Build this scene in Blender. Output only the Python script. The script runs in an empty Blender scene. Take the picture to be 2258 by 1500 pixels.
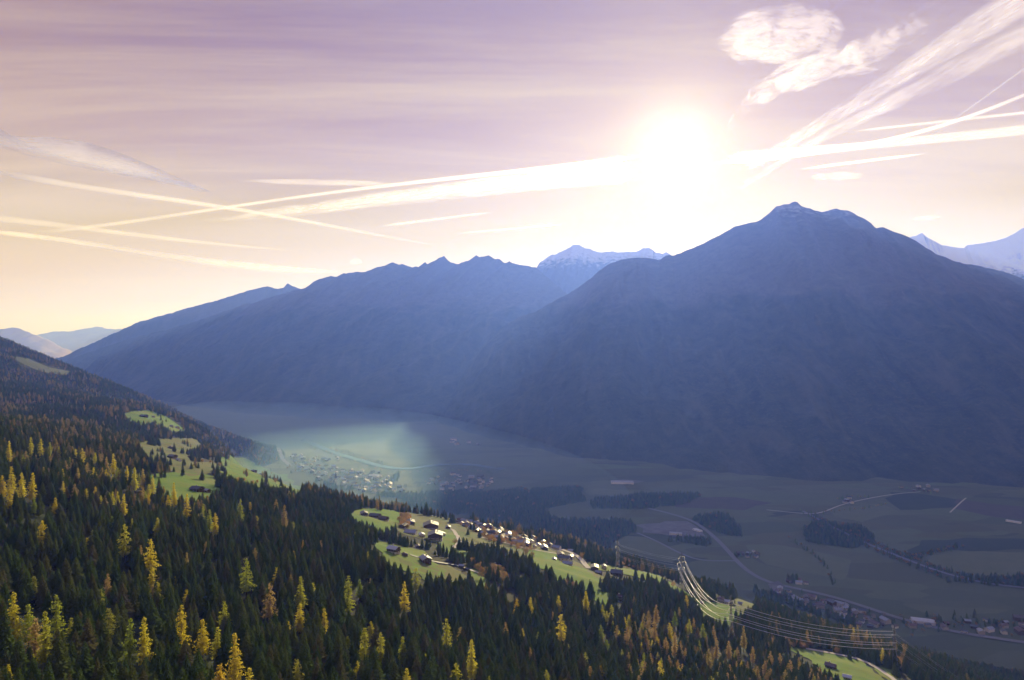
import bpy, math, random
import numpy as np
from mathutils import Vector, Matrix
from mathutils.geometry import delaunay_2d_cdt

random.seed(7)
rng = np.random.default_rng(7)
SC = bpy.context.scene
COL = SC.collection

# ---------------------------------------------------------------- camera
FPX = 1505.0                      # focal length in photo pixels (24 mm equivalent drone lens)
CU, CV = 1129.0, 750.0
cam_d = bpy.data.cameras.new("camera")
cam_d.sensor_width = 36.0
cam_d.lens = 36.0 * FPX / 2258.0
cam_d.clip_start = 1.0
cam_d.clip_end = 200000.0
cam = bpy.data.objects.new("camera", cam_d)
cam.rotation_euler = (math.radians(90), 0, 0)
COL.objects.link(cam)
SC.camera = cam

# ---------------------------------------------------------------- sun and sky
SUN_V = Vector(((1490 - CU) / FPX, 1.0, (CV - 335) / FPX)).normalized()
SUN_AZ = math.atan2(SUN_V.x, SUN_V.y)
SUN_EL = math.asin(SUN_V.z)
sun_d = bpy.data.lights.new("sun", 'SUN')
sun_d.energy = 5.0
sun_d.angle = math.radians(0.55)
sun_d.color = (1.0, 0.90, 0.76)
sun = bpy.data.objects.new("sun", sun_d)
sun.rotation_euler = (-SUN_V).to_track_quat('-Z', 'Y').to_euler()
COL.objects.link(sun)

world = bpy.data.worlds.new("World")
SC.world = world
world.use_nodes = True
WT = world.node_tree
WT.nodes.clear()

class NB:
    """small node-graph builder"""
    def __init__(self, tree):
        self.t = tree
    def node(self, kind, **kw):
        n = self.t.nodes.new(kind)
        for k, v in kw.items():
            setattr(n, k, v)
        return n
    def put(self, sock, val):
        if hasattr(val, "is_output") or isinstance(val, bpy.types.NodeSocket):
            self.t.links.new(val, sock)
        elif isinstance(val, (tuple, list)):
            sock.default_value = tuple(val) if len(sock.default_value) == len(val) else tuple(val) + (1.0,)
        else:
            sock.default_value = val
    def math(self, op, a, b=None, c=None, clamp=False):
        n = self.node('ShaderNodeMath', operation=op, use_clamp=clamp)
        self.put(n.inputs[0], a)
        if b is not None: self.put(n.inputs[1], b)
        if c is not None: self.put(n.inputs[2], c)
        return n.outputs[0]
    def vmath(self, op, a, b=None, out=0):
        n = self.node('ShaderNodeVectorMath', operation=op)
        self.put(n.inputs[0], a)
        if b is not None: self.put(n.inputs[1], b)
        return n.outputs[out]
    def sep(self, v):
        n = self.node('ShaderNodeSeparateXYZ'); self.put(n.inputs[0], v)
        return n.outputs
    def comb(self, x, y, z):
        n = self.node('ShaderNodeCombineXYZ')
        for i, q in enumerate((x, y, z)): self.put(n.inputs[i], q)
        return n.outputs[0]
    def noise(self, vec, scale, detail=4.0, rough=0.55, dist=0.0, dim='3D'):
        n = self.node('ShaderNodeTexNoise', noise_dimensions=dim)
        if vec is not None: self.put(n.inputs['Vector'], vec)
        n.inputs['Scale'].default_value = scale
        n.inputs['Detail'].default_value = detail
        n.inputs['Roughness'].default_value = rough
        n.inputs['Distortion'].default_value = dist
        return n.outputs['Fac']
    def maprange(self, v, a, b, c=0.0, d=1.0, smooth=False):
        n = self.node('ShaderNodeMapRange', interpolation_type='SMOOTHSTEP' if smooth else 'LINEAR')
        for i, q in enumerate((v, a, b, c, d)): self.put(n.inputs[i], q)
        return n.outputs[0]
    def ramp(self, f, stops):
        n = self.node('ShaderNodeValToRGB')
        cr = n.color_ramp
        while len(cr.elements) < len(stops): cr.elements.new(0.5)
        for e, (p, c) in zip(cr.elements, stops):
            e.position = p; e.color = tuple(c) + (1.0,)
        self.put(n.inputs[0], f)
        return n.outputs[0]
    def mix(self, f, a, b, blend='MIX'):
        n = self.node('ShaderNodeMix', data_type='RGBA', blend_type=blend)
        self.put(n.inputs['Factor'], f)
        self.put(n.inputs[6], a); self.put(n.inputs[7], b)
        return n.outputs[2]

W = NB(WT)
tc = W.node('ShaderNodeTexCoord')
DIR = tc.outputs['Generated']
dx, dy, dz = W.sep(DIR)
# physical sky: Nishita, same sun direction as the lamp
nish = W.node('ShaderNodeTexSky', sky_type='NISHITA')
nish.sun_disc = False
nish.sun_elevation = SUN_EL
nish.sun_rotation = SUN_AZ
nish.altitude = 1400
nish.dust_density = 2.5
nish.ozone_density = 3.0
# thin high cirrostratus veil over it: peach low, violet higher up, blue towards the zenith
elev = W.math('ARCSINE', dz)
veil = W.ramp(W.math('DIVIDE', elev, 1.5708, clamp=True), [
    (0.0, (0.80, 0.58, 0.38)), (0.05, (0.77, 0.565, 0.20)), (0.10, (0.60, 0.43, 0.045)),
    (0.165, (0.39, 0.22, 0.075)), (0.26, (0.225, 0.098, 0.075)), (0.36, (0.19, 0.125, 0.20)), (1.0, (0.14, 0.27, 1.0))])
sky = W.mix(0.86, W.vmath('MULTIPLY', nish.outputs[0], (0.085, 0.075, 0.08)), veil)
# aureole of the sun in the veil
cosang = W.vmath('DOT_PRODUCT', DIR, tuple(SUN_V), out=1)
ang = W.math('ARCCOSINE', W.math('MINIMUM', cosang, 1.0))
def lobe(w, p=1.0):
    q = W.math('DIVIDE', ang, w)
    if p != 1.0: q = W.math('POWER', q, p)
    return W.math('EXPONENT', W.math('MULTIPLY', q, -1.0))
def addc(col, f, c):
    n = W.node('ShaderNodeVectorMath', operation='SCALE'); n.inputs[0].default_value = c
    W.put(n.inputs[3], f)
    return W.vmath('ADD', col, n.outputs[0])
sky = addc(sky, lobe(0.036, 1.15), (1.2, 1.12, 0.95))
sky = addc(sky, lobe(0.14, 1.0), (0.13, 0.11, 0.0))
sky = addc(sky, lobe(0.36, 1.2), (0.09, 0.075, 0.0))
# cirrus streaks on a high plane (perspective of a layer overhead)
hz = W.math('ADD', W.math('MAXIMUM', dz, 0.0), 0.035)
PL = W.comb(W.math('DIVIDE', dx, hz), W.math('DIVIDE', dy, hz), 0.0)
mp = W.node('ShaderNodeMapping'); mp.inputs['Scale'].default_value = (0.32, 1.25, 1.0)
mp.inputs['Rotation'].default_value = (0, 0, math.radians(-12)); W.put(mp.inputs['Vector'], PL)
cir = W.noise(mp.outputs[0], 0.9, 7.0, 0.62, 0.5)
cir2 = W.noise(mp.outputs[0], 0.30, 4.0, 0.5, 0.3)
near_sun = lobe(0.55, 1.0)
cirf = W.math('MULTIPLY', W.maprange(cir, 0.36, 0.72, 0, 1, True), W.maprange(cir2, 0.32, 0.62, 0.15, 1.0))
cirf = W.math('MULTIPLY', cirf, W.maprange(dz, 0.0, 0.08, 0.0, 1.0))
cloud_col = W.mix(W.math('MULTIPLY', near_sun, 1.0, clamp=True), (0.62, 0.45, 0.24), (0.82, 0.68, 0.30))
sky = W.mix(W.math('MULTIPLY', cirf, 0.78), sky, cloud_col)
bg = W.node('ShaderNodeBackground')
W.put(bg.inputs['Color'], sky)
bg.inputs['Strength'].default_value = 1.0
wo = W.node('ShaderNodeOutputWorld')
WT.links.new(bg.outputs[0], wo.inputs['Surface'])
world.cycles.sampling_method = 'MANUAL'
world.cycles.sample_map_resolution = 512

# ---------------------------------------------------------------- exposure / render
SC.view_settings.view_transform = 'Standard'
SC.view_settings.look = 'None'
SC.view_settings.exposure = 0.4
SC.view_settings.gamma = 1.0
SC.view_settings.use_curve_mapping = False
SC.render.engine = 'CYCLES'
SC.cycles.max_bounces = 4
SC.cycles.diffuse_bounces = 2
SC.cycles.glossy_bounces = 2
SC.cycles.transmission_bounces = 2
SC.cycles.volume_bounces = 1
SC.cycles.transparent_max_bounces = 8
SC.cycles.use_denoising = True
SC.cycles.denoiser = 'OPENIMAGEDENOISE'
SC.cycles.sample_clamp_indirect = 4.0
SC.cycles.use_adaptive_sampling = False

# ---------------------------------------------------------------- helpers
_ONE = "zeroth first second third fourth fifth sixth seventh eighth ninth tenth eleventh twelfth thirteenth fourteenth fifteenth sixteenth seventeenth eighteenth nineteenth".split()
_TEN = "x x twenty thirty forty fifty sixty seventy eighty ninety".split()
def ordinal(n):
    if n < 20: return _ONE[n]
    t = _TEN[n // 10 % 10]
    return (t[:-1] + "ieth") if n % 10 == 0 else t + "-" + _ONE[n % 10]
def mesh_np(name, V, F, mats=(), smooth=False, midx=None):
    """mesh from numpy verts and equal-sized faces"""
    V = np.asarray(V, dtype=np.float32); F = np.asarray(F, dtype=np.int32)
    me = bpy.data.meshes.new(name)
    k = F.shape[1]
    me.vertices.add(len(V)); me.vertices.foreach_set("co", V.ravel())
    me.loops.add(F.size); me.loops.foreach_set("vertex_index", F.ravel())
    me.polygons.add(len(F))
    me.polygons.foreach_set("loop_start", np.arange(0, F.size, k, dtype=np.int32))
    for m in mats: me.materials.append(m)
    if midx is not None: me.polygons.foreach_set("material_index", np.asarray(midx, dtype=np.int32))
    me.polygons.foreach_set("use_smooth", np.full(len(F), smooth, dtype=bool))
    me.update(calc_edges=True)
    return me
def link(name, data, parent=None, loc=None, rz=None, kind=None, label=None, cat=None, group=None):
    o = bpy.data.objects.new(name, data)
    COL.objects.link(o)
    if parent is not None: o.parent = parent
    if loc is not None: o.location = loc
    if rz is not None: o.rotation_euler = (0, 0, rz)
    if kind: o["kind"] = kind
    if label: o["label"] = label
    if cat: o["category"] = cat
    if group: o["group"] = group
    return o

def _h(ix, iy, s):
    n = (ix.astype(np.int64) * 374761393 + iy.astype(np.int64) * 668265263 + s * 1442695041) & 0x7fffffff
    n = ((n ^ (n >> 13)) * 1274126177) & 0x7fffffff
    return ((n ^ (n >> 16)) & 0xffffff) / float(0xffffff)
def vnoise(x, y, s=0):
    x = np.asarray(x, float); y = np.asarray(y, float)
    ix = np.floor(x); iy = np.floor(y); fx = x - ix; fy = y - iy
    ix = ix.astype(np.int64); iy = iy.astype(np.int64)
    ux = fx * fx * fx * (fx * (fx * 6 - 15) + 10); uy = fy * fy * fy * (fy * (fy * 6 - 15) + 10)
    a = _h(ix, iy, s); b = _h(ix + 1, iy, s); c = _h(ix, iy + 1, s); d = _h(ix + 1, iy + 1, s)
    return (a + (b - a) * ux) * (1 - uy) + (c + (d - c) * ux) * uy
def fbm(x, y, s=0, o=5, g=0.5):
    t = 0; a = 1; w = 0
    for i in range(o):
        t = t + a * (vnoise(x * 2 ** i, y * 2 ** i, s + i * 17) * 2 - 1); w += a; a *= g
    return t / w
def ridged(x, y, s=0, o=5, g=0.5):
    t = 0; a = 1; w = 0
    for i in range(o):
        t = t + a * (1 - np.abs(vnoise(x * 2 ** i, y * 2 ** i, s + i * 31) * 2 - 1)); w += a; a *= g
    return t / w

# ---------------------------------------------------------------- terrain function
FLOOR = -650.0
def pt(u, v, Y):
    return ((u - CU) / FPX * Y, Y, (CV - v) / FPX * Y)
ctrl = [pt(*p) for p in [
    # close forest slope
    (40, 1404, 350), (510, 1500, 315), (70, 1095, 640), (300, 1290, 470), (1040, 1495, 440), (1500, 1485, 600),
    (700, 1400, 430), (300, 1110, 720), (760, 1270, 570), (1200, 1390, 640), (900, 1290, 600),
    # crest that the gold larches stand on
    (0, 1000, 840), (140, 1025, 840), (300, 1068, 820),
    # meadows, hamlet and terrace
    (400, 1058, 900), (440, 1085, 830), (400, 1005, 1350), (550, 1050, 1380), (320, 922, 2000), (650, 1078, 1650),
    (870, 1220, 690), (940, 1240, 690), (1030, 1268, 720), (820, 1140, 1050), (955, 1178, 1000), (960, 1150, 1230), (1020, 1200, 960),
    (700, 1170, 830), (900, 1131, 1350), (1000, 1144, 1400), (1060, 1151, 1400), (1120, 1171, 1350), (1200, 1194, 1250), (860, 1124, 1200), (1100, 1190, 1180), (1250, 1245, 930), (1230, 1212, 1080), (1350, 1265, 950), (1440, 1270, 1150), (1150, 1280, 760),
    (1590, 1345, 960), (1605, 1375, 900), (1640, 1330, 1040), (1500, 1280, 1400), (1330, 1312, 780), (1700, 1465, 720), (1900, 1462, 800), (1975, 1447, 860), (2100, 1500, 900),
    # far shoulder on the left
    (0, 930, 1700), (100, 905, 2100), (200, 880, 2500), (100, 840, 2900), (0, 850, 2500), (480, 965, 2500), (300, 880, 3150), (150, 810, 3600), (0, 748, 3900), (410, 950, 2200),
]]
ctrl += [(-1500, 4300, -690), (-2300, 4500, -560), (-3400, 4500, -20), (-3600, 2500, 120), (-2400, 1200, 120), (-1500, 300, 150), (-600, 0, 0), (-600, 400, -70),
         (0, 0, -140), (300, 100, -215), (300, 400, -260), (700, 300, -360), (1100, 500, -480),
         (-700, 3000, -690), (-1150, 3900, -690), (-300, 2300, -690), (150, 1900, -660), (500, 1800, -690), (800, 1500, -690), (1100, 1350, -690), (1500, 1000, -690),
         (-900, 2450, -610), (-1080, 3000, -685), (-1280, 3300, -650), (1800, 600, -690), (-1900, 3900, -440), (-1550, 3500, -480), (330, 1560, -620), (-100, 1650, -530), (-430, 1900, -490),
         (-250, 1500, -440), (600, 1330, -590), (800, 1150, -560)]
ctrl = np.array(ctrl, float)
def _tps(P, z, lam=0.012):
    n = len(P); d = np.linalg.norm(P[:, None] - P[None], axis=2)
    K = np.where(d > 0, d * d * np.log(d + 1e-12), 0) + np.eye(n) * lam
    A = np.zeros((n + 3, n + 3)); A[:n, :n] = K
    A[:n, n] = 1; A[:n, n + 1:] = P; A[n, :n] = 1; A[n + 1:, :n] = P.T
    b = np.zeros(n + 3); b[:n] = z
    return np.linalg.solve(A, b)
_P = ctrl[:, :2] / 1000.0
_w = _tps(_P, ctrl[:, 2])
def hill_raw(x, y):
    x = np.asarray(x, float) / 1000.0; y = np.asarray(y, float) / 1000.0
    z = _w[-3] + _w[-2] * x + _w[-1] * y
    for (px, py), w in zip(_P, _w[:-3]):
        r2 = (x - px) ** 2 + (y - py) ** 2
        z = z + w * 0.5 * r2 * np.log(r2 + 1e-12)
    return z
GX0, GX1, GY0, GY1, GS = -3700.0, 1900.0, -100.0, 4700.0, 10.0
_gx = np.arange(GX0, GX1 + GS, GS); _gy = np.arange(GY0, GY1 + GS, GS)
_mx, _my = np.meshgrid(_gx, _gy)
HG = hill_raw(_mx, _my) + 5.0 * fbm(_mx / 140, _my / 140, 3, 4) + 1.2 * fbm(_mx / 35, _my / 35, 9, 2)
def H(x, y):
    """ground height: hillside grid (bilinear) or the valley floor"""
    x = np.asarray(x, float); y = np.asarray(y, float)
    fx = np.clip((x - GX0) / GS, 0, len(_gx) - 1.001); fy = np.clip((y - GY0) / GS, 0, len(_gy) - 1.001)
    ix = fx.astype(int); iy = fy.astype(int); fx = fx - ix; fy = fy - iy
    z = (HG[iy, ix] * (1 - fx) + HG[iy, ix + 1] * fx) * (1 - fy) + (HG[iy + 1, ix] * (1 - fx) + HG[iy + 1, ix + 1] * fx) * fy
    out = (x < GX0) | (x > GX1) | (y < GY0) | (y > GY1)
    return np.maximum(np.where(out, FLOOR - 50, z), FLOOR)
_YS = np.geomspace(180, 16000, 5000)
def hit(u, v, lift=0.0):
    """first ground point that the view direction of photo pixel (u, v) meets (lift: meets a surface that high above ground)"""
    x = (u - CU) / FPX * _YS; z = (CV - v) / FPX * _YS
    below = z < H(x, _YS) + lift
    i = int(np.argmax(below))
    if not below[i]: return None
    i = max(i, 1)
    a, b = _YS[i - 1], _YS[i]
    for _ in range(12):
        m = 0.5 * (a + b)
        if (CV - v) / FPX * m < float(H((u - CU) / FPX * m, m)) + lift: b = m
        else: a = m
    xx = (u - CU) / FPX * b
    return Vector((xx, b, float(H(xx, b))))
def pix(x, y, z):
    return CU + FPX * x / y, CV - FPX * z / y
def in_poly(px, py, poly):
    px = np.asarray(px, float); py = np.asarray(py, float)
    ins = np.zeros(px.shape, bool); n = len(poly)
    for i in range(n):
        x0, y0 = poly[i]; x1, y1 = poly[(i + 1) % n]
        if y0 == y1: continue
        c = ((y0 > py) != (y1 > py)) & (px < (x1 - x0) * (py - y0) / (y1 - y0) + x0)
        ins ^= c
    return ins

# ---------------------------------------------------------------- ground materials
def new_mat(name):
    m = bpy.data.materials.new(name); m.use_nodes = True
    m.node_tree.nodes.clear()
    b = NB(m.node_tree)
    out = b.node('ShaderNodeOutputMaterial')
    return m, b, out
def pos(b):
    return b.node('ShaderNodeNewGeometry').outputs['Position']
def principled(b, out, col, rough=0.9, spec=0.2, metal=0.0, normal=None):
    p = b.node('ShaderNodeBsdfPrincipled')
    b.put(p.inputs['Base Color'], col)
    b.put(p.inputs['Roughness'], rough)
    p.inputs['Specular IOR Level'].default_value = spec
    p.inputs['Metallic'].default_value = metal
    if normal is not None: b.put(p.inputs['Normal'], normal)
    b.t.links.new(p.outputs[0], out.inputs['Surface'])
    return p
def bump(b, h, strength=0.5, dist=1.0):
    n = b.node('ShaderNodeBump'); n.inputs['Strength'].default_value = strength; n.inputs['Distance'].default_value = dist
    b.put(n.inputs['Height'], h)
    return n.outputs[0]
def noise_mat(name, c0, c1, scale, rough=0.95, detail=6.0, spec=0.1, c2=None, scale2=None, bmp=0.0):
    m, b, out = new_mat(name)
    p = pos(b)
    col = b.mix(b.maprange(b.noise(p, scale, detail, 0.6), 0.3, 0.7), c0, c1)
    if c2 is not None:
        col = b.mix(b.maprange(b.noise(p, scale2, 4.0, 0.6), 0.45, 0.7), col, c2)
    nrm = bump(b, b.noise(p, scale * 4, 3.0), bmp, 1.0 / scale / 8) if bmp else None
    principled(b, out, col, rough, spec, normal=nrm)
    return m
MAT_FOREST_FLOOR = noise_mat("forest_floor", (0.020, 0.024, 0.012), (0.050, 0.042, 0.022), 0.06, c2=(0.035, 0.05, 0.015), scale2=0.01)
MAT_GRASS = noise_mat("meadow_grass", (0.075, 0.150, 0.016), (0.115, 0.185, 0.022), 0.035, c2=(0.15, 0.165, 0.035), scale2=0.012)
MAT_HAY = noise_mat("dry_meadow", (0.135, 0.125, 0.045), (0.105, 0.12, 0.036), 0.05, c2=(0.085, 0.13, 0.026), scale2=0.02)
MAT_GRASS_DARK = noise_mat("dark_field", (0.030, 0.045, 0.020), (0.045, 0.055, 0.024), 0.02)
MAT_GRASS_PALE = noise_mat("pale_field", (0.095, 0.115, 0.05), (0.12, 0.13, 0.06), 0.02)
MAT_SOIL = noise_mat("ploughed_field", (0.065, 0.06, 0.04), (0.085, 0.075, 0.05), 0.03)
m, b, out = new_mat("valley_meadow")      # patchwork of mown, grazed and ploughed plots, too small and far to build one by one
_p = pos(b)
mpn = b.node('ShaderNodeMapping'); mpn.inputs['Rotation'].default_value = (0, 0, 0.62); mpn.inputs['Scale'].default_value = (0.0032, 0.0085, 0.0); b.put(mpn.inputs['Vector'], _p)
vor = b.node('ShaderNodeTexVoronoi', feature='F1', distance='MANHATTAN'); vor.inputs['Scale'].default_value = 1.0; b.put(vor.inputs['Vector'], mpn.outputs[0])
plot = b.ramp(b.sep(vor.outputs['Color'])[0], [(0.0, (0.045, 0.055, 0.022)), (0.3, (0.095, 0.100, 0.038)), (0.55, (0.070, 0.085, 0.030)), (0.75, (0.105, 0.115, 0.055)), (1.0, (0.095, 0.120, 0.045))])
plot = b.mix(b.maprange(b.noise(_p, 0.012, 6.0, 0.6), 0.3, 0.7, 0, 0.5), plot, (0.070, 0.085, 0.040))
principled(b, out, plot, 0.95, 0.1)
MAT_FLOOR = m
MAT_ROAD = noise_mat("road_asphalt", (0.10, 0.10, 0.10), (0.14, 0.135, 0.13), 0.2, rough=0.7, spec=0.4)
MAT_TRACK = noise_mat("gravel_track", (0.36, 0.32, 0.26), (0.42, 0.38, 0.32), 0.3)
MAT_GRAVEL = noise_mat("gravel", (0.10, 0.10, 0.095), (0.17, 0.165, 0.15), 0.03)
m, b, out = new_mat("river_water")
principled(b, out, (0.06, 0.09, 0.10), 0.12, 0.5, normal=bump(b, b.noise(pos(b), 0.15, 3.0), 0.25, 0.5))
MAT_WATER = m

def mountain_mat(name, treeline, snowline, snow_amt=1.0):
    m, b, out = new_mat(name)
    geo = b.node('ShaderNodeNewGeometry')
    p = geo.outputs['Position']
    z = b.sep(p)[2]; nz = b.sep(geo.outputs['Normal'])[2]
    n1 = b.noise(p, 0.0022, 8.0, 0.62); n2 = b.noise(p, 0.012, 6.0, 0.65); n3 = b.noise(p, 0.05, 3.0, 0.6)
    px_, py_, pz_ = b.sep(p)
    st = b.noise(b.comb(b.math('MULTIPLY', px_, 0.0065), b.math('MULTIPLY', py_, 0.0016), b.math('MULTIPLY', pz_, 0.0012)), 1.0, 6.0, 0.62, 0.6)
    forest = b.mix(b.maprange(n2, 0.35, 0.65), (0.020, 0.028, 0.014), (0.042, 0.048, 0.024))
    forest = b.mix(b.maprange(st, 0.52, 0.70, 0, 0.6), forest, (0.080, 0.075, 0.045))
    forest = b.mix(b.maprange(st, 0.46, 0.34, 0, 0.5), forest, (0.006, 0.010, 0.006))
    forest = b.mix(b.maprange(n3, 0.55, 0.75, 0, 0.6), forest, (0.09, 0.07, 0.03))
    alp = b.mix(b.maprange(n2, 0.35, 0.65), (0.060, 0.058, 0.042), (0.095, 0.088, 0.066))
    rock = b.mix(b.maprange(n3, 0.3, 0.7), (0.055, 0.052, 0.05), (0.11, 0.10, 0.095))
    jit = b.math('MULTIPLY', b.math('SUBTRACT', n1, 0.5), 700.0)
    zz = b.math('ADD', z, jit)
    upper = b.mix(b.maprange(nz, 0.62, 0.80), rock, alp)
    col = b.mix(b.maprange(zz, treeline - 120, treeline + 120, 0, 1, True), forest, upper)
    jit2 = b.math('MULTIPLY', b.math('SUBTRACT', n2, 0.5), 900.0)
    sn = b.maprange(b.math('ADD', z, jit2), snowline - 60, snowline + 260, 0, 1, True)
    sn = b.math('MULTIPLY', sn, b.maprange(b.math('ADD', nz, b.math('MULTIPLY', b.math('SUBTRACT', n3, 0.5), 0.5)), 0.50, 0.72, 0.0, snow_amt))
    col = b.mix(sn, col, (0.80, 0.82, 0.86))
    hb = b.math('ADD', b.math('MULTIPLY', n2, 1.0), b.math('MULTIPLY', n3, 0.35))
    principled(b, out, col, 0.95, 0.1, normal=bump(b, b.math('ADD', hb, st), 0.45, 50.0))
    return m

# ---------------------------------------------------------------- valley floor, hillside
S = 70000.0
fx = np.concatenate([np.linspace(-S, -9000, 8), np.linspace(-8000, 8000, 33), np.linspace(9000, S, 8)])
fy = np.concatenate([[-6000, -2000], np.linspace(0, 12000, 25), np.linspace(14000, 90000, 12)])
ax, ay = np.meshgrid(fx, fy)
nv = ax.shape
idx = np.arange(nv[0] * nv[1]).reshape(nv)
quad = np.stack([idx[:-1, :-1], idx[:-1, 1:], idx[1:, 1:], idx[1:, :-1]], -1).reshape(-1, 4)
link("valley_ground", mesh_np("valley_ground", np.stack([ax, ay, np.full(nv, FLOOR)], -1).reshape(-1, 3), quad, [MAT_FLOOR]), kind="structure",
     label="flat hazy valley floor of meadows between the mountains")
nv = _mx.shape
idx = np.arange(nv[0] * nv[1]).reshape(nv)
quad = np.stack([idx[:-1, :-1], idx[:-1, 1:], idx[1:, 1:], idx[1:, :-1]], -1).reshape(-1, 4)
keep = (HG[:-1, :-1] > FLOOR - 12) | (HG[1:, 1:] > FLOOR - 12) | (HG[:-1, 1:] > FLOOR - 12) | (HG[1:, :-1] > FLOOR - 12)
quad = quad[keep.ravel()]
used = np.unique(quad); remap = np.full(idx.size, -1); remap[used] = np.arange(len(used))
HV = np.stack([_mx, _my, HG], -1).reshape(-1, 3)[used]
link("near_hillside", mesh_np("near_hillside", HV, remap[quad], [MAT_FOREST_FLOOR], True), kind="structure",
     label="forested near hillside falling from the camera towards the valley")

# ---------------------------------------------------------------- mountains
def polyline(P, n):
    P = np.asarray(P, float)
    d = np.concatenate([[0], np.cumsum(np.linalg.norm(np.diff(P[:, :2], axis=0), axis=1))])
    t = np.linspace(0, d[-1], n)
    return np.stack([np.interp(t, d, P[:, k]) for k in range(P.shape[1])], -1), t
def massif(name, label, ridge_px, foot, mat, amp, seed, cols=420, rows=110, back=0.7, jag=1.0, power=1.25, wl=900.0):
    R, t = polyline([pt(*p) for p in ridge_px], cols)
    Ft, _ = polyline(foot, cols)
    Yr = R[:, 1]
    R[:, 2] += jag * Yr * (0.0024 * (ridged(t / 520, t * 0, seed, 5, 0.6) - 0.6) + 0.0016 * fbm(t / 110, t * 0 + 5, seed + 3, 4, 0.65))
    f = np.concatenate([np.linspace(0, 1, rows) ** 0.9, 1 + np.linspace(0, 1, 26)[1:] * back])
    V = np.zeros((len(f), cols, 3))
    span = R[:, :2] - Ft[:, :2]
    ln = np.linalg.norm(span, axis=1)
    for k, q in enumerate(f):
        xy = Ft[:, :2] + span * q
        if q <= 1:
            g = q ** power
            z = (FLOOR - 15) + (R[:, 2] - FLOOR + 15) * g
            win = (q * (1 - q) * 4) ** 0.75 * min(1.0, (1 - q) / 0.16)
            sp = ridged((t + 350 * fbm(t / 1500, t * 0 + q * 2, seed + 7, 2)) / wl, t * 0 + q * ln / 3800, seed + 11, 5, 0.52) - 0.55
            z = z + win * amp * (sp * 1.3 + 0.35 * fbm(xy[:, 0] / 600, xy[:, 1] / 600, seed + 21, 5))
            # small crags just below the crest
            z = z - (1 - q) ** 0.5 * 0.25 * amp * ridged(t / 260, t * 0 + q * ln / 900, seed + 41, 4) * win
            # where the ground cuts the slope it must stay under the line of the crest
        else:
            e = (q - 1)
            z = R[:, 2] - e * ln * 0.62 + amp * 0.3 * (e / back) * fbm(xy[:, 0] / 700, xy[:, 1] / 700, seed + 5, 4)
        V[k, :, :2] = xy; V[k, :, 2] = z
    nvv = V.shape[:2]
    ix = np.arange(nvv[0] * nvv[1]).reshape(nvv)
    qd = np.stack([ix[:-1, :-1], ix[:-1, 1:], ix[1:, 1:], ix[1:, :-1]], -1).reshape(-1, 4)
    o = link(name, mesh_np(name, V.reshape(-1, 3), qd, [mat], True), kind="structure", label=label)
    return o
MM_MAIN = mountain_mat("mountain_forest_and_rock", 330.0, 1180.0, 0.28)
MM_LEFT = mountain_mat("mountain_forest_and_alp", 420.0, 1900.0, 0.3)
MM_SNOW = mountain_mat("mountain_snow", 300.0, 1420.0, 0.6)
MM_FAR = noise_mat("far_rock_haze_tint", (0.46, 0.37, 0.31), (0.58, 0.47, 0.40), 0.002)  # peach of the sunlit far haze put into the base colour
massif("main_mountain", "broad dark blue mountain with rocky peak right of the sun",
       [(930, 960, 6600), (985, 880, 6900), (1030, 805, 7100), (1070, 755, 7200), (1110, 718, 7200), (1150, 698, 7157), (1176, 689, 7129), (1219, 667, 7083), (1256, 646, 7044), (1283, 627.5, 7017), (1320, 598, 6980), (1341, 582, 6959), (1370, 571, 6930), (1410, 568.5, 6888), (1432, 569, 6863), (1455, 573, 6836), (1469, 564, 6820), (1486, 564, 6800), (1522, 550.5, 6737), (1554, 536, 6681), (1586, 521, 6625), (1600, 512, 6600), (1623, 499.5, 6577), (1664, 491, 6536), (1679, 485, 6521), (1699, 467, 6501), (1712, 455, 6478), (1728, 451, 6488), (1740, 450, 6494), (1746, 446, 6498), (1752, 444, 6499), (1759, 446, 6496), (1765, 453, 6494), (1778, 458, 6488), (1786, 458, 6485), (1795, 463, 6481), (1814, 467, 6473), (1824, 464, 6469), (1846, 460, 6460), (1853, 464, 6457), (1867, 464, 6451), (1883, 471, 6445), (1891, 476, 6441), (1906, 482, 6435), (1920, 490, 6429), (1932, 502, 6424), (1947, 499, 6418), (1961, 506, 6412), (1979, 515, 6405), (1993, 520, 6398), (2020, 531, 6378), (2066, 561, 6343), (2110, 577, 6310), (2154, 586, 6278), (2206, 598, 6239), (2258, 616, 6200), (2400, 690, 6134), (2600, 780, 6040), (2900, 850, 5900)],
       [(-760, 5900), (-560, 5300), (-300, 4700), (40, 4150), (320, 3650), (800, 3300), (1400, 3080), (2230, 2960), (3200, 2900), (4400, 2900), (6500, 3300)], MM_MAIN, 330, 101, 900, 150, 0.45, 1.0, 1.22, 1000)
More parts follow.
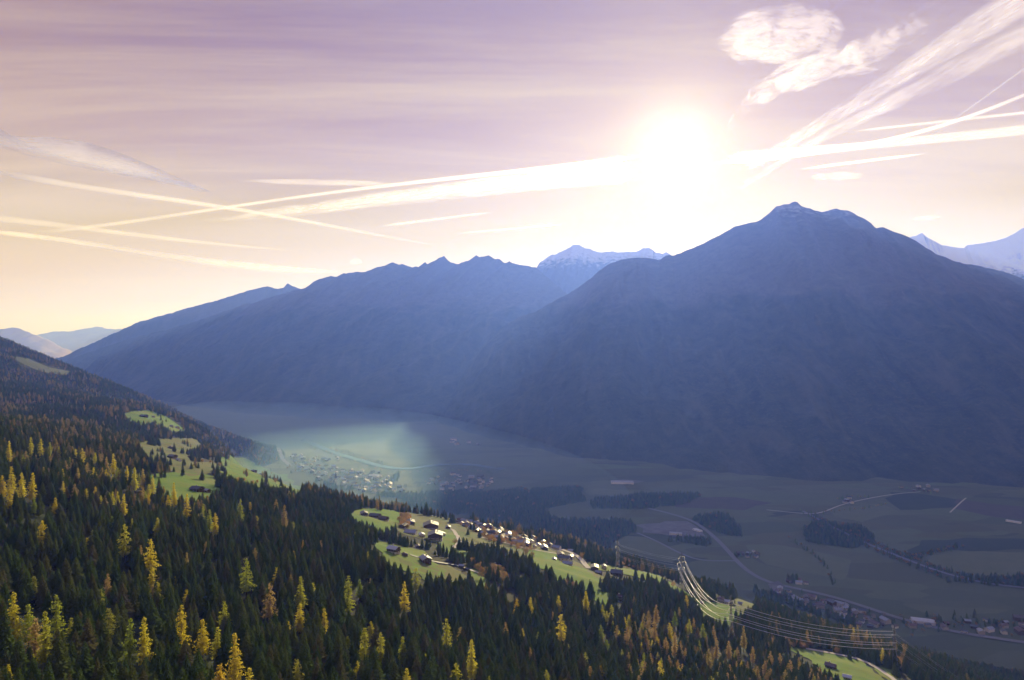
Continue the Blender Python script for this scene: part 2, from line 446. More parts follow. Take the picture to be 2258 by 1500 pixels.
massif("left_mountain", "long blue ridge with jagged crest left of the sun",
       [(100, 815, 11000), (160, 790, 10900), (260, 755, 10800), (420, 712, 10700), (540, 672, 10600), (610, 652, 10600), (652, 640, 10500), (670, 636, 10500), (693, 620, 10500), (714, 612, 10500), (730, 608, 10500), (739, 611, 10500), (759, 603, 10500), (770, 602, 10500), (805, 600.5, 10500), (831, 589, 10500), (850, 584, 10500), (866, 578, 10500), (880, 584, 10500), (887, 582, 10500), (908, 590, 10500), (916, 588, 10500), (929, 590, 10500), (934, 580, 10500), (937.5, 577, 10500), (942, 582, 10500), (957, 576, 10500), (968, 569, 10500), (979, 565, 10500), (983, 570, 10500), (993, 578, 10500), (1009, 583, 10500), (1028, 576, 10500), (1036, 574, 10500), (1050, 563, 10500), (1057, 568, 10500), (1078, 562.5, 10500), (1092, 570, 10500), (1102, 572, 10500), (1112, 580, 10500), (1123, 577, 10500), (1131, 582, 10500), (1161, 584, 10500), (1183, 590, 10500), (1240, 640, 9700), (1300, 690, 9000), (1340, 740, 8200)],
       [(-6500, 9800), (-5200, 8300), (-3900, 7200), (-2700, 6200), (-1900, 5700), (-1300, 5350), (-900, 5200), (-300, 5600)], MM_LEFT, 300, 202, 900, 120, 0.45, 0.9, 1.15, 1300)
massif("upper_left_ridge", "paler ridge rising behind the long left mountain",
       [(90, 800, 14200), (140, 785, 14000), (200, 758, 13800), (260, 732, 13700), (300, 712, 13600), (340, 700, 13500), (390, 686, 13500), (440, 672, 13400), (480, 662, 13300), (520, 650, 13200), (560, 638, 13100), (590, 631, 13000), (612, 637, 13000), (626, 634, 13000),
        (634, 624, 13000), (648, 632, 13000), (665, 637, 13000), (720, 640, 13000), (800, 640, 13000)],
       [(-8200, 11800), (-6500, 11000), (-5000, 10600), (-3600, 10400), (-2500, 10300)], MM_LEFT, 160, 303, 300, 80, 0.4, 0.8, 1.1, 1300)
massif("snow_mountain", "distant snow dusted peak under the sun between two ridges",
       [(1140, 640, 13500), (1170, 610, 13500), (1184, 589, 13500), (1190, 578, 13500), (1206, 568, 13500), (1246, 552, 13500), (1263, 542.5, 13500), (1276, 540, 13500), (1288, 546.5, 13500), (1315, 555, 13500), (1328, 556.6, 13500), (1353, 552.6, 13500), (1362, 556, 13500), (1381, 554.5, 13500), (1400, 556, 13500), (1420, 546.5, 13500), (1432, 548, 13500), (1445, 556, 13500), (1462, 560, 13500), (1469, 555, 13500), (1482, 564, 13500), (1560, 600, 13500), (1650, 620, 13500)],
       [(-300, 9700), (600, 9500), (1600, 9400), (3200, 9400)], MM_SNOW, 300, 404, 420, 100, 0.4, 1.0, 1.05, 700)
massif("snowy_range", "bright snow covered range behind the right shoulder",
       [(1900, 590, 11500), (1960, 560, 11500), (2006, 522, 11500), (2020, 519, 11500), (2033, 513, 11500), (2054, 528, 11500), (2078, 540, 11500), (2101, 544, 11500), (2113, 547, 11500), (2127, 547, 11500), (2130, 542, 11500), (2148, 539, 11500), (2171, 536, 11500), (2200, 529, 11500), (2229, 520, 11500), (2258, 503, 11500), (2330, 505, 11500), (2450, 512, 11500), (2700, 520, 11500)],
       [(4600, 8700), (6000, 8400), (7600, 8200), (10500, 8000)], mountain_mat("glacier_snow", 100.0, 900.0, 0.95), 480, 505, 280, 90, 0.4, 0.7, 1.05, 900)
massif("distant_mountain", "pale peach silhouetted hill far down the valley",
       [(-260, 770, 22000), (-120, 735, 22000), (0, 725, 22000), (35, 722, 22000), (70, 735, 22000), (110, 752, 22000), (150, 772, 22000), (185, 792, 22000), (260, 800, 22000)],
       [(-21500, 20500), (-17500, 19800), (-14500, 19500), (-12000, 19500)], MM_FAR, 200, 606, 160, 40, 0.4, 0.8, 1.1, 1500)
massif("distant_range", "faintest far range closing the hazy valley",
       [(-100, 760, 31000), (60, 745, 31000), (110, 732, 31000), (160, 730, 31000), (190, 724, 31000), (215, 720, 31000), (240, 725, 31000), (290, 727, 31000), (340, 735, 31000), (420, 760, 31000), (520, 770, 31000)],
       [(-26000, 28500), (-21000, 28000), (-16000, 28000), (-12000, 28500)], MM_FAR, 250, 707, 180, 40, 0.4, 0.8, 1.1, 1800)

# ---------------------------------------------------------------- aircraft trails and torn cloud, 9.5 km up
def trail_mat(name, tau, rag, scale, stretch=0.25):
    m, b, out = new_mat(name)
    uv = b.node('ShaderNodeAttribute', attribute_name="trail")      # km along, km across, density
    a, across, dens = b.sep(uv.outputs['Vector'])
    geo = b.node('ShaderNodeNewGeometry')
    chord = b.math('ABSOLUTE', b.vmath('DOT_PRODUCT', geo.outputs['Normal'], geo.outputs['Incoming'], out=1))
    oi = b.node('ShaderNodeObjectInfo').outputs['Random']
    p = b.comb(b.math('MULTIPLY', a, stretch), across, b.math('MULTIPLY', oi, 90.0))      # kilometres along and across
    n = b.math('ADD', b.math('MULTIPLY', b.noise(p, scale, 7.0, 0.66, 0.5), 0.65), b.math('MULTIPLY', b.noise(p, scale * 4.5, 4.0, 0.6), 0.35))
    n2 = b.maprange(b.noise(p, min(scale * .2, .35), 4.0, 0.6), 0.3, 0.7, 0.35, 1.3)
    if rag > 0:       # torn: noise eats into the body from its rim
        body = b.math('MULTIPLY', chord, dens)
        er = b.math('ADD', b.math('MULTIPLY', body, 0.85), b.math('MULTIPLY', b.math('SUBTRACT', n, 0.52), rag))
        od = b.math('MULTIPLY', b.maprange(er, 0.18, 1.25, 0.0, 1.0, True), tau)
    else:
        od = b.math('MULTIPLY', b.math('MULTIPLY', b.math('POWER', chord, 1.6), dens), tau)
    od = b.math('MULTIPLY', od, n2)
    alpha = b.math('SUBTRACT', 1.0, b.math('EXPONENT', b.math('MULTIPLY', od, -1.0)))
    tr = b.node('ShaderNodeBsdfTransparent'); tl = b.node('ShaderNodeBsdfTranslucent'); tl.inputs[0].default_value = (0.97, 0.97, 0.97, 1)
    # ice crystals send most light forward: a rough refracting lobe beside the even glow
    rf = b.node('ShaderNodeBsdfRefraction', distribution='GGX'); rf.inputs['Roughness'].default_value = 0.75; rf.inputs['IOR'].default_value = 1.33
    b.put(tl.inputs['Normal'], geo.outputs['Incoming']); b.put(rf.inputs['Normal'], geo.outputs['Incoming'])   # scattering depends on the angle to the sun only
    ice = b.node('ShaderNodeMixShader'); ice.inputs[0].default_value = 0.07
    b.t.links.new(tl.outputs[0], ice.inputs[1]); b.t.links.new(rf.outputs[0], ice.inputs[2])
    mx = b.node('ShaderNodeMixShader'); b.put(mx.inputs[0], alpha)
    b.t.links.new(tr.outputs[0], mx.inputs[1]); b.t.links.new(ice.outputs[0], mx.inputs[2])
    b.t.links.new(mx.outputs[0], out.inputs['Surface'])
    return m
TM_THIN = trail_mat("trail_fresh", 0.9, 0.0, 1.5, 0.3)
TM_SOFT = trail_mat("trail_spread", 0.55, 2.2, 2.2, 0.15)
TM_TORN = trail_mat("trail_torn", 0.26, 2.6, 3.2, 0.35)
ALT = 9500.0
def trail(name, label, cat, px, w, mat, dens=1.0, ends=(0.12, 0.12), n=60):
    """round trail along a straight or gently bent course; px: photo points, w: half width there in photo pixels"""
    P = np.array(px, float); ws = np.array(w, float) if hasattr(w, "__len__") else np.full(len(P), float(w))
    d = np.concatenate([[0], np.cumsum(np.linalg.norm(np.diff(P, axis=0), axis=1))]); t = np.linspace(0, d[-1], n)
    if len(P) > 2:
        c = np.polyfit(d, P[:, 0], min(4, len(P) - 1)), np.polyfit(d, P[:, 1], min(4, len(P) - 1))
        U = np.polyval(c[0], t); Vv = np.polyval(c[1], t)
    else:
        U = np.interp(t, d, P[:, 0]); Vv = np.interp(t, d, P[:, 1])
    R = np.interp(t, d, ws)
    Yd = ALT * FPX / (CV - Vv)
    C = np.stack([(U - CU) / FPX * Yd, Yd, np.full(n, ALT)], -1)
    R = R * Yd / FPX
    T = np.gradient(C, axis=0); T /= np.linalg.norm(T, axis=1)[:, None]
    sv = np.array(SUN_V)[None]
    s2 = -sv + (T @ np.array(SUN_V))[:, None] * T; s2 /= np.linalg.norm(s2, axis=1)[:, None]   # shell on the side away from the sun
    s1 = np.cross(T, s2)
    f = t / t[-1]
    sm = lambda q: np.clip(q, 0, 1) ** 2 * (3 - 2 * np.clip(q, 0, 1))
    fade = sm(f / ends[0] if ends[0] else f * 0 + 1) * sm((1 - f) / ends[1] if ends[1] else f * 0 + 1)
    sides = 13
    V = []
    for q in range(sides):        # open shell: the side of the round trail away from the sun
        an = math.pi * (0.03 + 0.94 * q / (sides - 1))
        V.append(C + (s1 * math.cos(an) + s2 * math.sin(an)) * (R * (0.25 + 0.75 * fade) * ((0.72 + 0.5 * ridged(t / 55.0 + len(label), t * 0 + q * .35, len(label), 4)) if mat is TM_TORN else 1.0))[:, None])
    V = np.stack(V, 1)
    ix = np.arange(n * sides).reshape(n, sides)
    F = np.stack([ix[:-1, :-1], ix[:-1, 1:], ix[1:, 1:], ix[1:, :-1]], -1).reshape(-1, 4)
    me = mesh_np(name, V.reshape(-1, 3), F, [mat], True)
    at = me.attributes.new("trail", 'FLOAT_VECTOR', 'POINT')
    run = np.concatenate([[0], np.cumsum(np.linalg.norm(np.diff(C, axis=0), axis=1))]) / 1000.0
    acr = (R / 1000.0)[:, None] * np.linspace(-1, 1, sides)[None] * 1.57
    col = np.stack([np.repeat(run, sides), acr.ravel(), np.repeat(fade * dens, sides)], -1)
    at.data.foreach_set("vector", col.astype(np.float32).ravel())
    return link(name, me, label=label, cat=cat, group="vapour trails in the sky" if "trail" in name else "small clouds in the sky")
T_ = trail
T_("contrail", "longest thin trail arching from left horizon to the sun", "contrail", [(40, 516), (300, 487), (620, 440), (1000, 393), (1420, 343)], [5, 5, 4, 5, 8], TM_THIN, 1.0, (.08, .06))
T_("contrail", "broad soft band below the longest thin trail", "contrail", [(300, 505), (620, 468), (1000, 420), (1425, 376)], [9, 14, 22, 28], TM_SOFT, 1.3, (.3, .05))
T_("contrail", "wide feathered trail at the upper left ending in a point", "contrail", [(-80, 240), (160, 325), (330, 375), (496, 434)], [60, 44, 24, 5], TM_SOFT, 1.7, (.05, .1))
T_("contrail", "thin trail crossing the longest one at the left", "contrail", [(-60, 355), (160, 408), (480, 455), (740, 500), (1030, 550)], [14, 8, 6, 5, 3], TM_THIN, .5, (.05, .15))
T_("contrail", "lowest soft trail at the left", "contrail", [(-60, 508), (220, 540), (500, 580), (900, 596)], [6, 9, 13, 8], TM_SOFT, 1.4, (.1, .4))
T_("contrail", "thin middle left trail fading downwards", "contrail", [(-60, 476), (200, 505), (480, 538), (760, 556)], [10, 7, 5, 4], TM_THIN, .4, (.1, .5))
T_("contrail", "short faint streak above the crossing trails", "contrail", [(460, 397), (700, 402), (960, 408)], [5, 8, 6], TM_SOFT, 1.2, (.35, .35))
T_("contrail", "short thin trail over the jagged ridge", "contrail", [(830, 500), (1095, 467)], [4, 3], TM_THIN, .6, (.2, .2))
T_("contrail", "faint needle trail near the snow peak", "contrail", [(1000, 516), (1250, 494)], [2.5, 3.5], TM_THIN, .6, (.2, .2))
T_("contrail", "upper strand of the wide double trail at the right", "contrail", [(1600, 392), (1830, 262), (2040, 130), (2330, -40)], [12, 20, 34, 50], TM_SOFT, 1.35, (.1, 0))
T_("contrail", "lower strand of the wide double trail at the right", "contrail", [(1585, 448), (1800, 312), (2040, 188), (2330, 40)], [8, 13, 26, 40], TM_SOFT, 1.35, (.1, 0))
T_("contrail", "curving trail from the sun towards the right edge", "contrail", [(1570, 360), (1800, 336), (1960, 308), (2110, 266), (2330, 178)], [9, 6, 5, 5, 6], TM_THIN, 1.2, (.1, 0))
T_("contrail", "sharpest thin trail rising at the right edge", "contrail", [(2018, 325), (2320, 106)], [2.6, 4], TM_THIN, 1.0, (.08, 0))
T_("contrail", "broad faint trail below the curving one", "contrail", [(1575, 352), (1900, 322), (2320, 280)], [14, 9, 14], TM_SOFT, 1.6, (.1, 0))
T_("contrail", "faint straight trail between the right hand trails", "contrail", [(1870, 291), (2320, 242)], [3, 4.5], TM_THIN, .5, (.15, 0))
T_("contrail", "faint trail above the main peak", "contrail", [(1720, 380), (1900, 356), (2090, 334)], [4, 4, 3], TM_SOFT, 1.6, (.3, .3))
T_("cloud_bank", "big bright oval cloud above the sun", "cloud", [(1545, 104), (1650, 86), (1760, 80), (1900, 82)], [26, 60, 66, 34], TM_TORN, 1.25, (.22, .25), 50)
T_("cloud_tail", "torn cloud ribbon sweeping from the top edge down towards the sun", "cloud", [(1600, 306), (1628, 250), (1695, 198), (1790, 152), (1900, 118), (1985, 74), (2050, 18), (2100, -60)], [9, 17, 30, 34, 34, 32, 32, 36], TM_TORN, 1.35, (.05, 0), 80)
T_("cloud_puff", "small flat cloud over the main peak", "cloud", [(1768, 394), (1845, 389), (1926, 388)], [6, 11, 6], TM_TORN, 1.2, (.25, .25), 30)
T_("cloud_puff", "tiny torn cloud below the ragged strip", "cloud", [(1846, 162), (1895, 156), (1950, 152)], [6, 10, 6], TM_TORN, 1.0, (.3, .3), 30)
T_("cloud_puff", "thin cloud right of the main peak", "cloud", [(1995, 484), (2045, 480), (2095, 477)], [3, 5, 3], TM_TORN, 1.2, (.3, .3), 30)
T_("cloud_puff", "tiny lens cloud over the long left ridge", "cloud", [(762, 579), (785, 576), (808, 579)], [4, 8, 4], TM_TORN, 1.4, (.35, .35), 24)

# ---------------------------------------------------------------- meadows, fields, roads, river (sheets that follow the ground)
def drape(name, label, world_poly, mat, lift, step, kind="structure"):
    """triangulated sheet inside a world-space outline, lifted a little off the ground"""
    P = [Vector(p[:2]) for p in world_poly]
    bd = []
    for i in range(len(P)):
        a, c = P[i], P[(i + 1) % len(P)]
        n = max(1, int((c - a).length / step))
        for k in range(n):
            q = a.lerp(c, k / n)
            j = step * 0.28
            bd.append(q + Vector((random.uniform(-j, j), random.uniform(-j, j))))
    xs = [p.x for p in bd]; ys = [p.y for p in bd]
    gx, gy = np.meshgrid(np.arange(min(xs), max(xs), step), np.arange(min(ys), max(ys), step))
    gx = gx.ravel(); gy = gy.ravel()
    ins = in_poly(gx, gy, [(p.x, p.y) for p in bd])
    pts = bd + [Vector((x, y)) for x, y in zip(gx[ins], gy[ins])]
    n = len(bd)
    vo, eo, fo, *_ = delaunay_2d_cdt(pts, [(i, (i + 1) % n) for i in range(n)], [list(range(n))], 1, 0.01)
    vx = np.array([v.x for v in vo]); vy = np.array([v.y for v in vo])
    V = np.stack([vx, vy, H(vx, vy) + lift], -1)
    F = [f if (vo[f[1]] - vo[f[0]]).cross(vo[f[2]] - vo[f[0]]) > 0 else f[::-1] for f in fo if len(f) == 3]
    if not F: return None
    return link(name, mesh_np(name, V, F, [mat], True), kind=kind, label=label)
def px_poly(px, lift=0.0):
    out = []
    for i in range(len(px)):
        (u0, v0), (u1, v1) = px[i], px[(i + 1) % len(px)]
        n = max(1, int(math.hypot(u1 - u0, v1 - v0) / 8))
        for k in range(n):
            h = hit(u0 + (u1 - u0) * k / n, v0 + (v1 - v0) * k / n, lift)
            if h is not None: out.append(h)
    return out
CLEARINGS = []     # photo outlines that stay free of trees
MEADOWS = [
    ([(884, 1128), (960, 1138), (1060, 1153), (1150, 1181), (1240, 1211), (1300, 1238), (1340, 1260), (1290, 1264), (1220, 1242), (1150, 1214), (1070, 1194), (1000, 1200), (960, 1196), (900, 1182), (862, 1164)], MAT_HAY, "long sunlit terrace carrying the village houses"),
    ([(480, 1008), (540, 1010), (600, 1040), (650, 1056), (640, 1072), (570, 1068), (520, 1052), (478, 1036)], MAT_GRASS, "stepped pasture falling towards the town"),
    ([(326, 1048), (380, 1043), (430, 1041), (470, 1050), (486, 1066), (478, 1082), (440, 1092), (395, 1086), (340, 1066)], MAT_GRASS, "smooth green meadow below the dark barn"),
    ([(300, 976), (350, 969), (400, 966), (432, 968), (445, 978), (440, 988), (410, 994), (420, 1008), (470, 1010), (484, 1018), (465, 1030), (420, 1036), (370, 1022), (335, 1008)], MAT_HAY, "tan and green pasture around the hillside farm"),
    ([(268, 914), (300, 906), (335, 906), (365, 918), (400, 935), (415, 945), (380, 944), (350, 930), (300, 928)], MAT_GRASS, "bright strip of pasture on the far shoulder"),
    ([(536, 1040), (560, 1038), (590, 1046), (635, 1046), (632, 1056), (590, 1064), (548, 1056)], MAT_GRASS, "small green pasture near the silhouetted edge"),
    ([(638, 1068), (672, 1074), (670, 1083), (640, 1079)], MAT_GRASS, "tiny green clearing at the wood edge"),
    ([(20, 785), (60, 790), (110, 806), (160, 816), (150, 823), (90, 815), (45, 800)], MAT_GRASS_PALE, "pale alpine clearing on the far left hill"),
    ([(498, 1022), (540, 1014), (556, 1028), (520, 1037)], MAT_GRASS, "green clearing between two dark copses"),
    ([(765, 1130), (800, 1123), (835, 1122), (862, 1124), (888, 1134), (874, 1150), (866, 1162), (838, 1158), (800, 1146)], MAT_GRASS, "green farm meadow around three dark roofs"),
    ([(895, 1131), (930, 1134), (980, 1142), (1040, 1149), (1030, 1160), (985, 1162), (930, 1158), (900, 1150)], MAT_HAY, "olive field behind the large hotels"),
    ([(975, 1174), (985, 1168), (1004, 1168), (1008, 1182), (1030, 1196), (1055, 1204), (1030, 1213), (1008, 1208), (990, 1204), (962, 1192)], MAT_GRASS, "lime green meadow in the bend of the lane"),
    ([(815, 1188), (840, 1194), (875, 1205), (930, 1214), (960, 1222), (990, 1236), (985, 1246), (945, 1247), (895, 1238), (860, 1226), (835, 1212)], MAT_GRASS, "sunny green slope around the two chalets"),
    ([(850, 1214), (880, 1230), (940, 1248), (990, 1248), (1050, 1262), (1060, 1270), (1010, 1270), (940, 1258), (885, 1240)], MAT_HAY, "tan mown slope below the two chalets"),
    ([(1032, 1252), (1055, 1257), (1078, 1266), (1072, 1276), (1045, 1270)], MAT_GRASS, "yellow green wedge beside the forest lane"),
    ([(1160, 1212), (1200, 1215), (1232, 1222), (1236, 1236), (1205, 1240), (1172, 1230)], MAT_GRASS, "meadow west of the white hamlet"),
    ([(1218, 1240), (1250, 1244), (1290, 1256), (1330, 1268), (1322, 1284), (1270, 1280), (1225, 1266)], MAT_GRASS, "large meadow below the white hamlet"),
    ([(1290, 1244), (1340, 1248), (1400, 1258), (1450, 1268), (1500, 1284), (1535, 1306), (1545, 1322), (1515, 1308), (1470, 1284), (1400, 1272), (1345, 1262), (1300, 1256)], MAT_GRASS, "narrow green terrace running to the power line"),
    ([(1526, 1322), (1560, 1327), (1622, 1340), (1640, 1352), (1610, 1362), (1580, 1364), (1545, 1346)], MAT_GRASS, "bright meadow under the power cables"),
    ([(1618, 1312), (1668, 1328), (1660, 1342), (1622, 1338)], MAT_HAY, "olive meadow behind the middle pylon"),
    ([(1715, 1424), (1760, 1428), (1830, 1442), (1900, 1460), (1960, 1486), (1990, 1510), (1900, 1516), (1840, 1482), (1780, 1452)], MAT_GRASS, "vivid green meadow crossed by the white road"),
    ([(1915, 1462), (1960, 1472), (2005, 1496), (2030, 1515), (1985, 1510)], MAT_GRASS, "green verge beyond the white road"),
    ([(1296, 1300), (1345, 1310), (1362, 1318), (1330, 1322), (1300, 1312)], MAT_GRASS, "small clearing by the brown roofed house"),
    ([(1010, 1165), (1050, 1172), (1080, 1184), (1060, 1186), (1020, 1176)], MAT_HAY, "dry grass strip above the bend of the lane"),
]
for k, (poly, mat, lab) in enumerate(MEADOWS):
    CLEARINGS.append(poly)
    vc = sum(q[1] for q in poly) / len(poly)
    def low(q):          # the meadow goes on behind the tops of the trees below it
        h0 = hit(*q)
        return (q[0], q[1] + (11.0 * FPX / h0.y if h0 is not None and q[1] > vc else 0.0))
    wp = px_poly([low(q) for q in poly])
    if len(wp) > 3: drape("meadow", lab, wp, mat, 0.5 + 0.02 * k, 9.0)

FIELDS = [
    ([(1960, 1086), (2040, 1090), (2112, 1102), (2105, 1120), (1985, 1126), (1955, 1108)], MAT_GRASS_DARK, "dark rectangular field on the valley floor"),
    ([(2035, 1190), (2140, 1188), (2300, 1190), (2300, 1214), (2100, 1216), (2000, 1228)], MAT_GRASS_DARK, "long dark field at the right edge"),
    ([(2040, 1224), (2130, 1219), (2300, 1217), (2300, 1266), (2170, 1268), (2090, 1262)], MAT_GRASS_PALE, "paler oval field beside the tree lined brook"),
    ([(2112, 1102), (2200, 1112), (2300, 1122), (2300, 1150), (2190, 1140), (2110, 1122)], MAT_SOIL, "brown field below the long white barn"),
    ([(1820, 1120), (1950, 1112), (1985, 1128), (1900, 1150), (1840, 1140)], MAT_GRASS_PALE, "pale meadow near the white farm"),
    ([(1490, 1100), (1620, 1096), (1700, 1112), (1640, 1124), (1500, 1120)], MAT_SOIL, "brownish field in the shaded valley"),
    ([(1640, 1200), (1780, 1210), (1880, 1240), (1860, 1280), (1700, 1250)], MAT_GRASS_PALE, "wide shaded meadow right of the main road"),
    ([(1350, 1180), (1430, 1186), (1520, 1228), (1470, 1238), (1360, 1215)], MAT_GRASS_PALE, "meadow enclosed by the curving lane"),
    ([(560, 992), (610, 986), (680, 984), (700, 996), (640, 1006), (642, 1024), (600, 1016)], MAT_GRASS_PALE, "sunlit yellow fields below the left ridge"),
    ([(700, 1016), (760, 1014), (800, 1020), (770, 1026), (710, 1024)], MAT_HAY, "tan sunlit field inside the town"),
    ([(760, 1034), (840, 1032), (850, 1040), (790, 1042)], MAT_HAY, "lit yellow field by the river bend"),
    ([(864, 1062), (890, 1054), (915, 1060), (910, 1074), (866, 1070)], MAT_GRASS_PALE, "glowing yellow field at the town edge"),
    ([(740, 988), (860, 994), (900, 1008), (800, 1006)], MAT_GRASS_PALE, "pale lit field beyond the river"),
    ([(1290, 1078), (1400, 1082), (1480, 1090), (1400, 1098), (1300, 1092)], MAT_GRASS_PALE, "shaded meadow before the flat works hall"),
]
for k, (poly, mat, lab) in enumerate(FIELDS):
    wp = [h for h in (hit(*p) for p in poly) if h is not None and h.z < FLOOR + 1.0]
    if len(wp) > 3: drape("field", lab, wp, mat, 0.4 + 0.15 * k, 60.0)

ROADS_W = []
def road(name, label, px, width, mat, lift=0.9, world=None):
    P = world if world else [hit(*p) for p in px]
    P = [p for p in P if p is not None]
    P = np.array([(p[0], p[1]) for p in P], float)
    for _ in range(3):      # corner cutting
        q = 0.75 * P[:-1] + 0.25 * P[1:]; r = 0.25 * P[:-1] + 0.75 * P[1:]
        P = np.concatenate([P[:1], np.stack([q, r], 1).reshape(-1, 2), P[-1:]])
    L, t = polyline(P, max(12, int(np.sum(np.linalg.norm(np.diff(P, axis=0), axis=1)) / 9)))
    T = np.gradient(L, axis=0); T /= np.linalg.norm(T, axis=1)[:, None] + 1e-9
    N = np.stack([-T[:, 1], T[:, 0]], -1)
    rows = []
    for s in (-1, -0.33, 0.33, 1):
        xy = L + N * s * width / 2
        rows.append(np.stack([xy[:, 0], xy[:, 1], H(xy[:, 0], xy[:, 1]) + lift], -1))
    V = np.stack(rows, 1)
    V[:, :, 2] = np.maximum(V[:, :, 2], V[:, :, 2].max(1, keepdims=True) - 0.8)
    n = len(L)
    ix = np.arange(n * 4).reshape(n, 4)
    qd = np.stack([ix[:-1, :-1], ix[:-1, 1:], ix[1:, 1:], ix[1:, :-1]], -1).reshape(-1, 4)[:, ::-1]
    ROADS_W.append((L, width))
    return link(name, mesh_np(name, V.reshape(-1, 3), qd, [mat]), kind="structure", label=label)
road("valley_road", "pale main road curving along the shaded valley floor", [(1430, 1122), (1480, 1134), (1530, 1150), (1570, 1180), (1600, 1210), (1640, 1256), (1690, 1285), (1760, 1300), (1840, 1318), (1920, 1344), (1985, 1366), (2100, 1395), (2270, 1420)], 15, MAT_ROAD, 2.0)
road("side_lane", "thin lane looping off the main valley road", [(1405, 1176), (1450, 1195), (1500, 1222), (1545, 1238), (1620, 1238)], 9, MAT_ROAD, 1.6)
road("railway_bed", "straight grey rail bed along the brook trees", [(1770, 1128), (1830, 1160), (1900, 1196), (1990, 1232), (2080, 1266), (2180, 1290), (2300, 1302)], 12, MAT_ROAD, 2.4)
road("farm_track", "faint track to the white valley farm", [(1690, 1126), (1775, 1135), (1810, 1134), (1860, 1112), (1960, 1092), (2030, 1086)], 6, MAT_TRACK, 3.0)
road("field_track", "short pale track across the dark field", [(2095, 1132), (2118, 1110), (2130, 1100)], 6, MAT_TRACK, 3.2)
road("far_road", "dark lane curving through the sunlit fields", [(612, 990), (618, 1005), (628, 1018), (640, 1028)], 22, MAT_ROAD, 2.5)
road("river_channel", "broad river running into the lit valley", [(668, 972), (700, 984), (740, 1000), (800, 1018), (850, 1032), (900, 1036), (960, 1026), (1020, 1024), (1070, 1030), (1110, 1036)], 46, MAT_WATER, 3.0)
road("hamlet_lane", "white lane winding up to the white hamlet", [(1238, 1214), (1256, 1220), (1272, 1228), (1284, 1238), (1290, 1248), (1298, 1256)], 8, MAT_TRACK, 1.2)
road("terrace_lane", "narrow lane along the terrace houses", [(1060, 1186), (1100, 1196), (1150, 1210), (1200, 1218), (1238, 1224)], 6, MAT_TRACK, 1.2)
road("bend_lane", "hairpin lane around the lime green meadow", [(990, 1167), (1000, 1170), (1006, 1180), (1012, 1192), (1014, 1198), (1006, 1204), (1001, 1210)], 6, MAT_TRACK, 1.2)
road("chalet_lane", "grey lane leaving the two chalets", [(905, 1226), (950, 1240), (1000, 1246), (1030, 1256), (1060, 1268)], 5, MAT_ROAD, 1.3)
road("meadow_road", "white road sweeping through the green meadow", [(1776, 1432), (1820, 1440), (1870, 1449), (1905, 1460), (1940, 1478), (1968, 1498), (1990, 1520)], 6, MAT_TRACK, 1.3)
for o in list(COL.objects):
    if o.name in ("side_lane", "bend_lane", "hamlet_lane", "terrace_lane", "chalet_lane", "farm_track", "field_track", "railway_bed", "river_channel"): pass
drape("gravel_yard", "pale gravel works yard beside the main road", [hit(*p) for p in [(1405, 1160), (1470, 1150), (1515, 1152), (1545, 1168), (1555, 1184), (1490, 1186), (1420, 1176)]], MAT_GRAVEL, 2.2, 40.0)
drape("works_yard", "pale paved yard beyond the flat works hall", [hit(*p) for p in [(1340, 1062), (1380, 1058), (1425, 1062), (1390, 1070)]], MAT_GRAVEL, 2.2, 60.0)
drape("square", "grey village square at the road junction", [hit(*p) for p in [(1690, 1288), (1715, 1284), (1735, 1294), (1715, 1306), (1698, 1304)]], MAT_GRAVEL, 2.6, 30.0)

# ---------------------------------------------------------------- tree materials
def foliage_mat(name, cols, trans=0.35, hue_noise=0.25):
    """leaf colour varies from tree to tree and a little from twig to twig"""
    m, b, out = new_mat(name)
    oi = b.node('ShaderNodeObjectInfo')
    r = oi.outputs['Random']
    n = len(cols)
    base = b.ramp(r, [(i / max(1, n - 1), c) for i, c in enumerate(cols)])
    p = pos(b)
    nz = b.noise(p, 1.3, 3.0, 0.6)
    col = b.mix(b.maprange(nz, 0.3, 0.7), b.vmath('MULTIPLY', base, (1 - hue_noise,) * 3), b.vmath('MULTIPLY', base, (1 + hue_noise,) * 3))
    d = b.node('ShaderNodeBsdfDiffuse'); t = b.node('ShaderNodeBsdfTranslucent')
    b.put(d.inputs[0], col); b.put(t.inputs[0], b.vmath('MULTIPLY', col, (1.25, 1.2, 0.9)))
    mx = b.node('ShaderNodeMixShader'); mx.inputs[0].default_value = trans
    b.t.links.new(d.outputs[0], mx.inputs[1]); b.t.links.new(t.outputs[0], mx.inputs[2])
    b.t.links.new(mx.outputs[0], out.inputs['Surface'])
    return m
MAT_SPRUCE = foliage_mat("spruce_needles", [(0.058, 0.095, 0.026), (0.105, 0.150, 0.034), (0.075, 0.125, 0.034), (0.140, 0.170, 0.042), (0.092, 0.120, 0.034), (0.155, 0.145, 0.055)], 0.50)
MAT_GOLD = foliage_mat("larch_gold", [(0.50, 0.43, 0.045), (0.58, 0.52, 0.065), (0.44, 0.45, 0.06), (0.55, 0.42, 0.05)], 0.6)
MAT_LIME = foliage_mat("larch_lime", [(0.30, 0.35, 0.05), (0.42, 0.42, 0.06), (0.22, 0.30, 0.05), (0.36, 0.36, 0.07)], 0.6)
MAT_RUST = foliage_mat("larch_rust", [(0.38, 0.28, 0.12), (0.44, 0.33, 0.13), (0.33, 0.26, 0.13), (0.40, 0.34, 0.11)], 0.55)
MAT_MIXED = foliage_mat("larch_mixed", [(0.16, 0.14, 0.06), (0.24, 0.19, 0.08), (0.34, 0.25, 0.08), (0.20, 0.19, 0.07), (0.28, 0.21, 0.11)], 0.55)
MAT_BROAD = foliage_mat("autumn_leaves", [(0.26, 0.17, 0.08), (0.34, 0.20, 0.08), (0.20, 0.16, 0.09), (0.38, 0.25, 0.09)], 0.5)
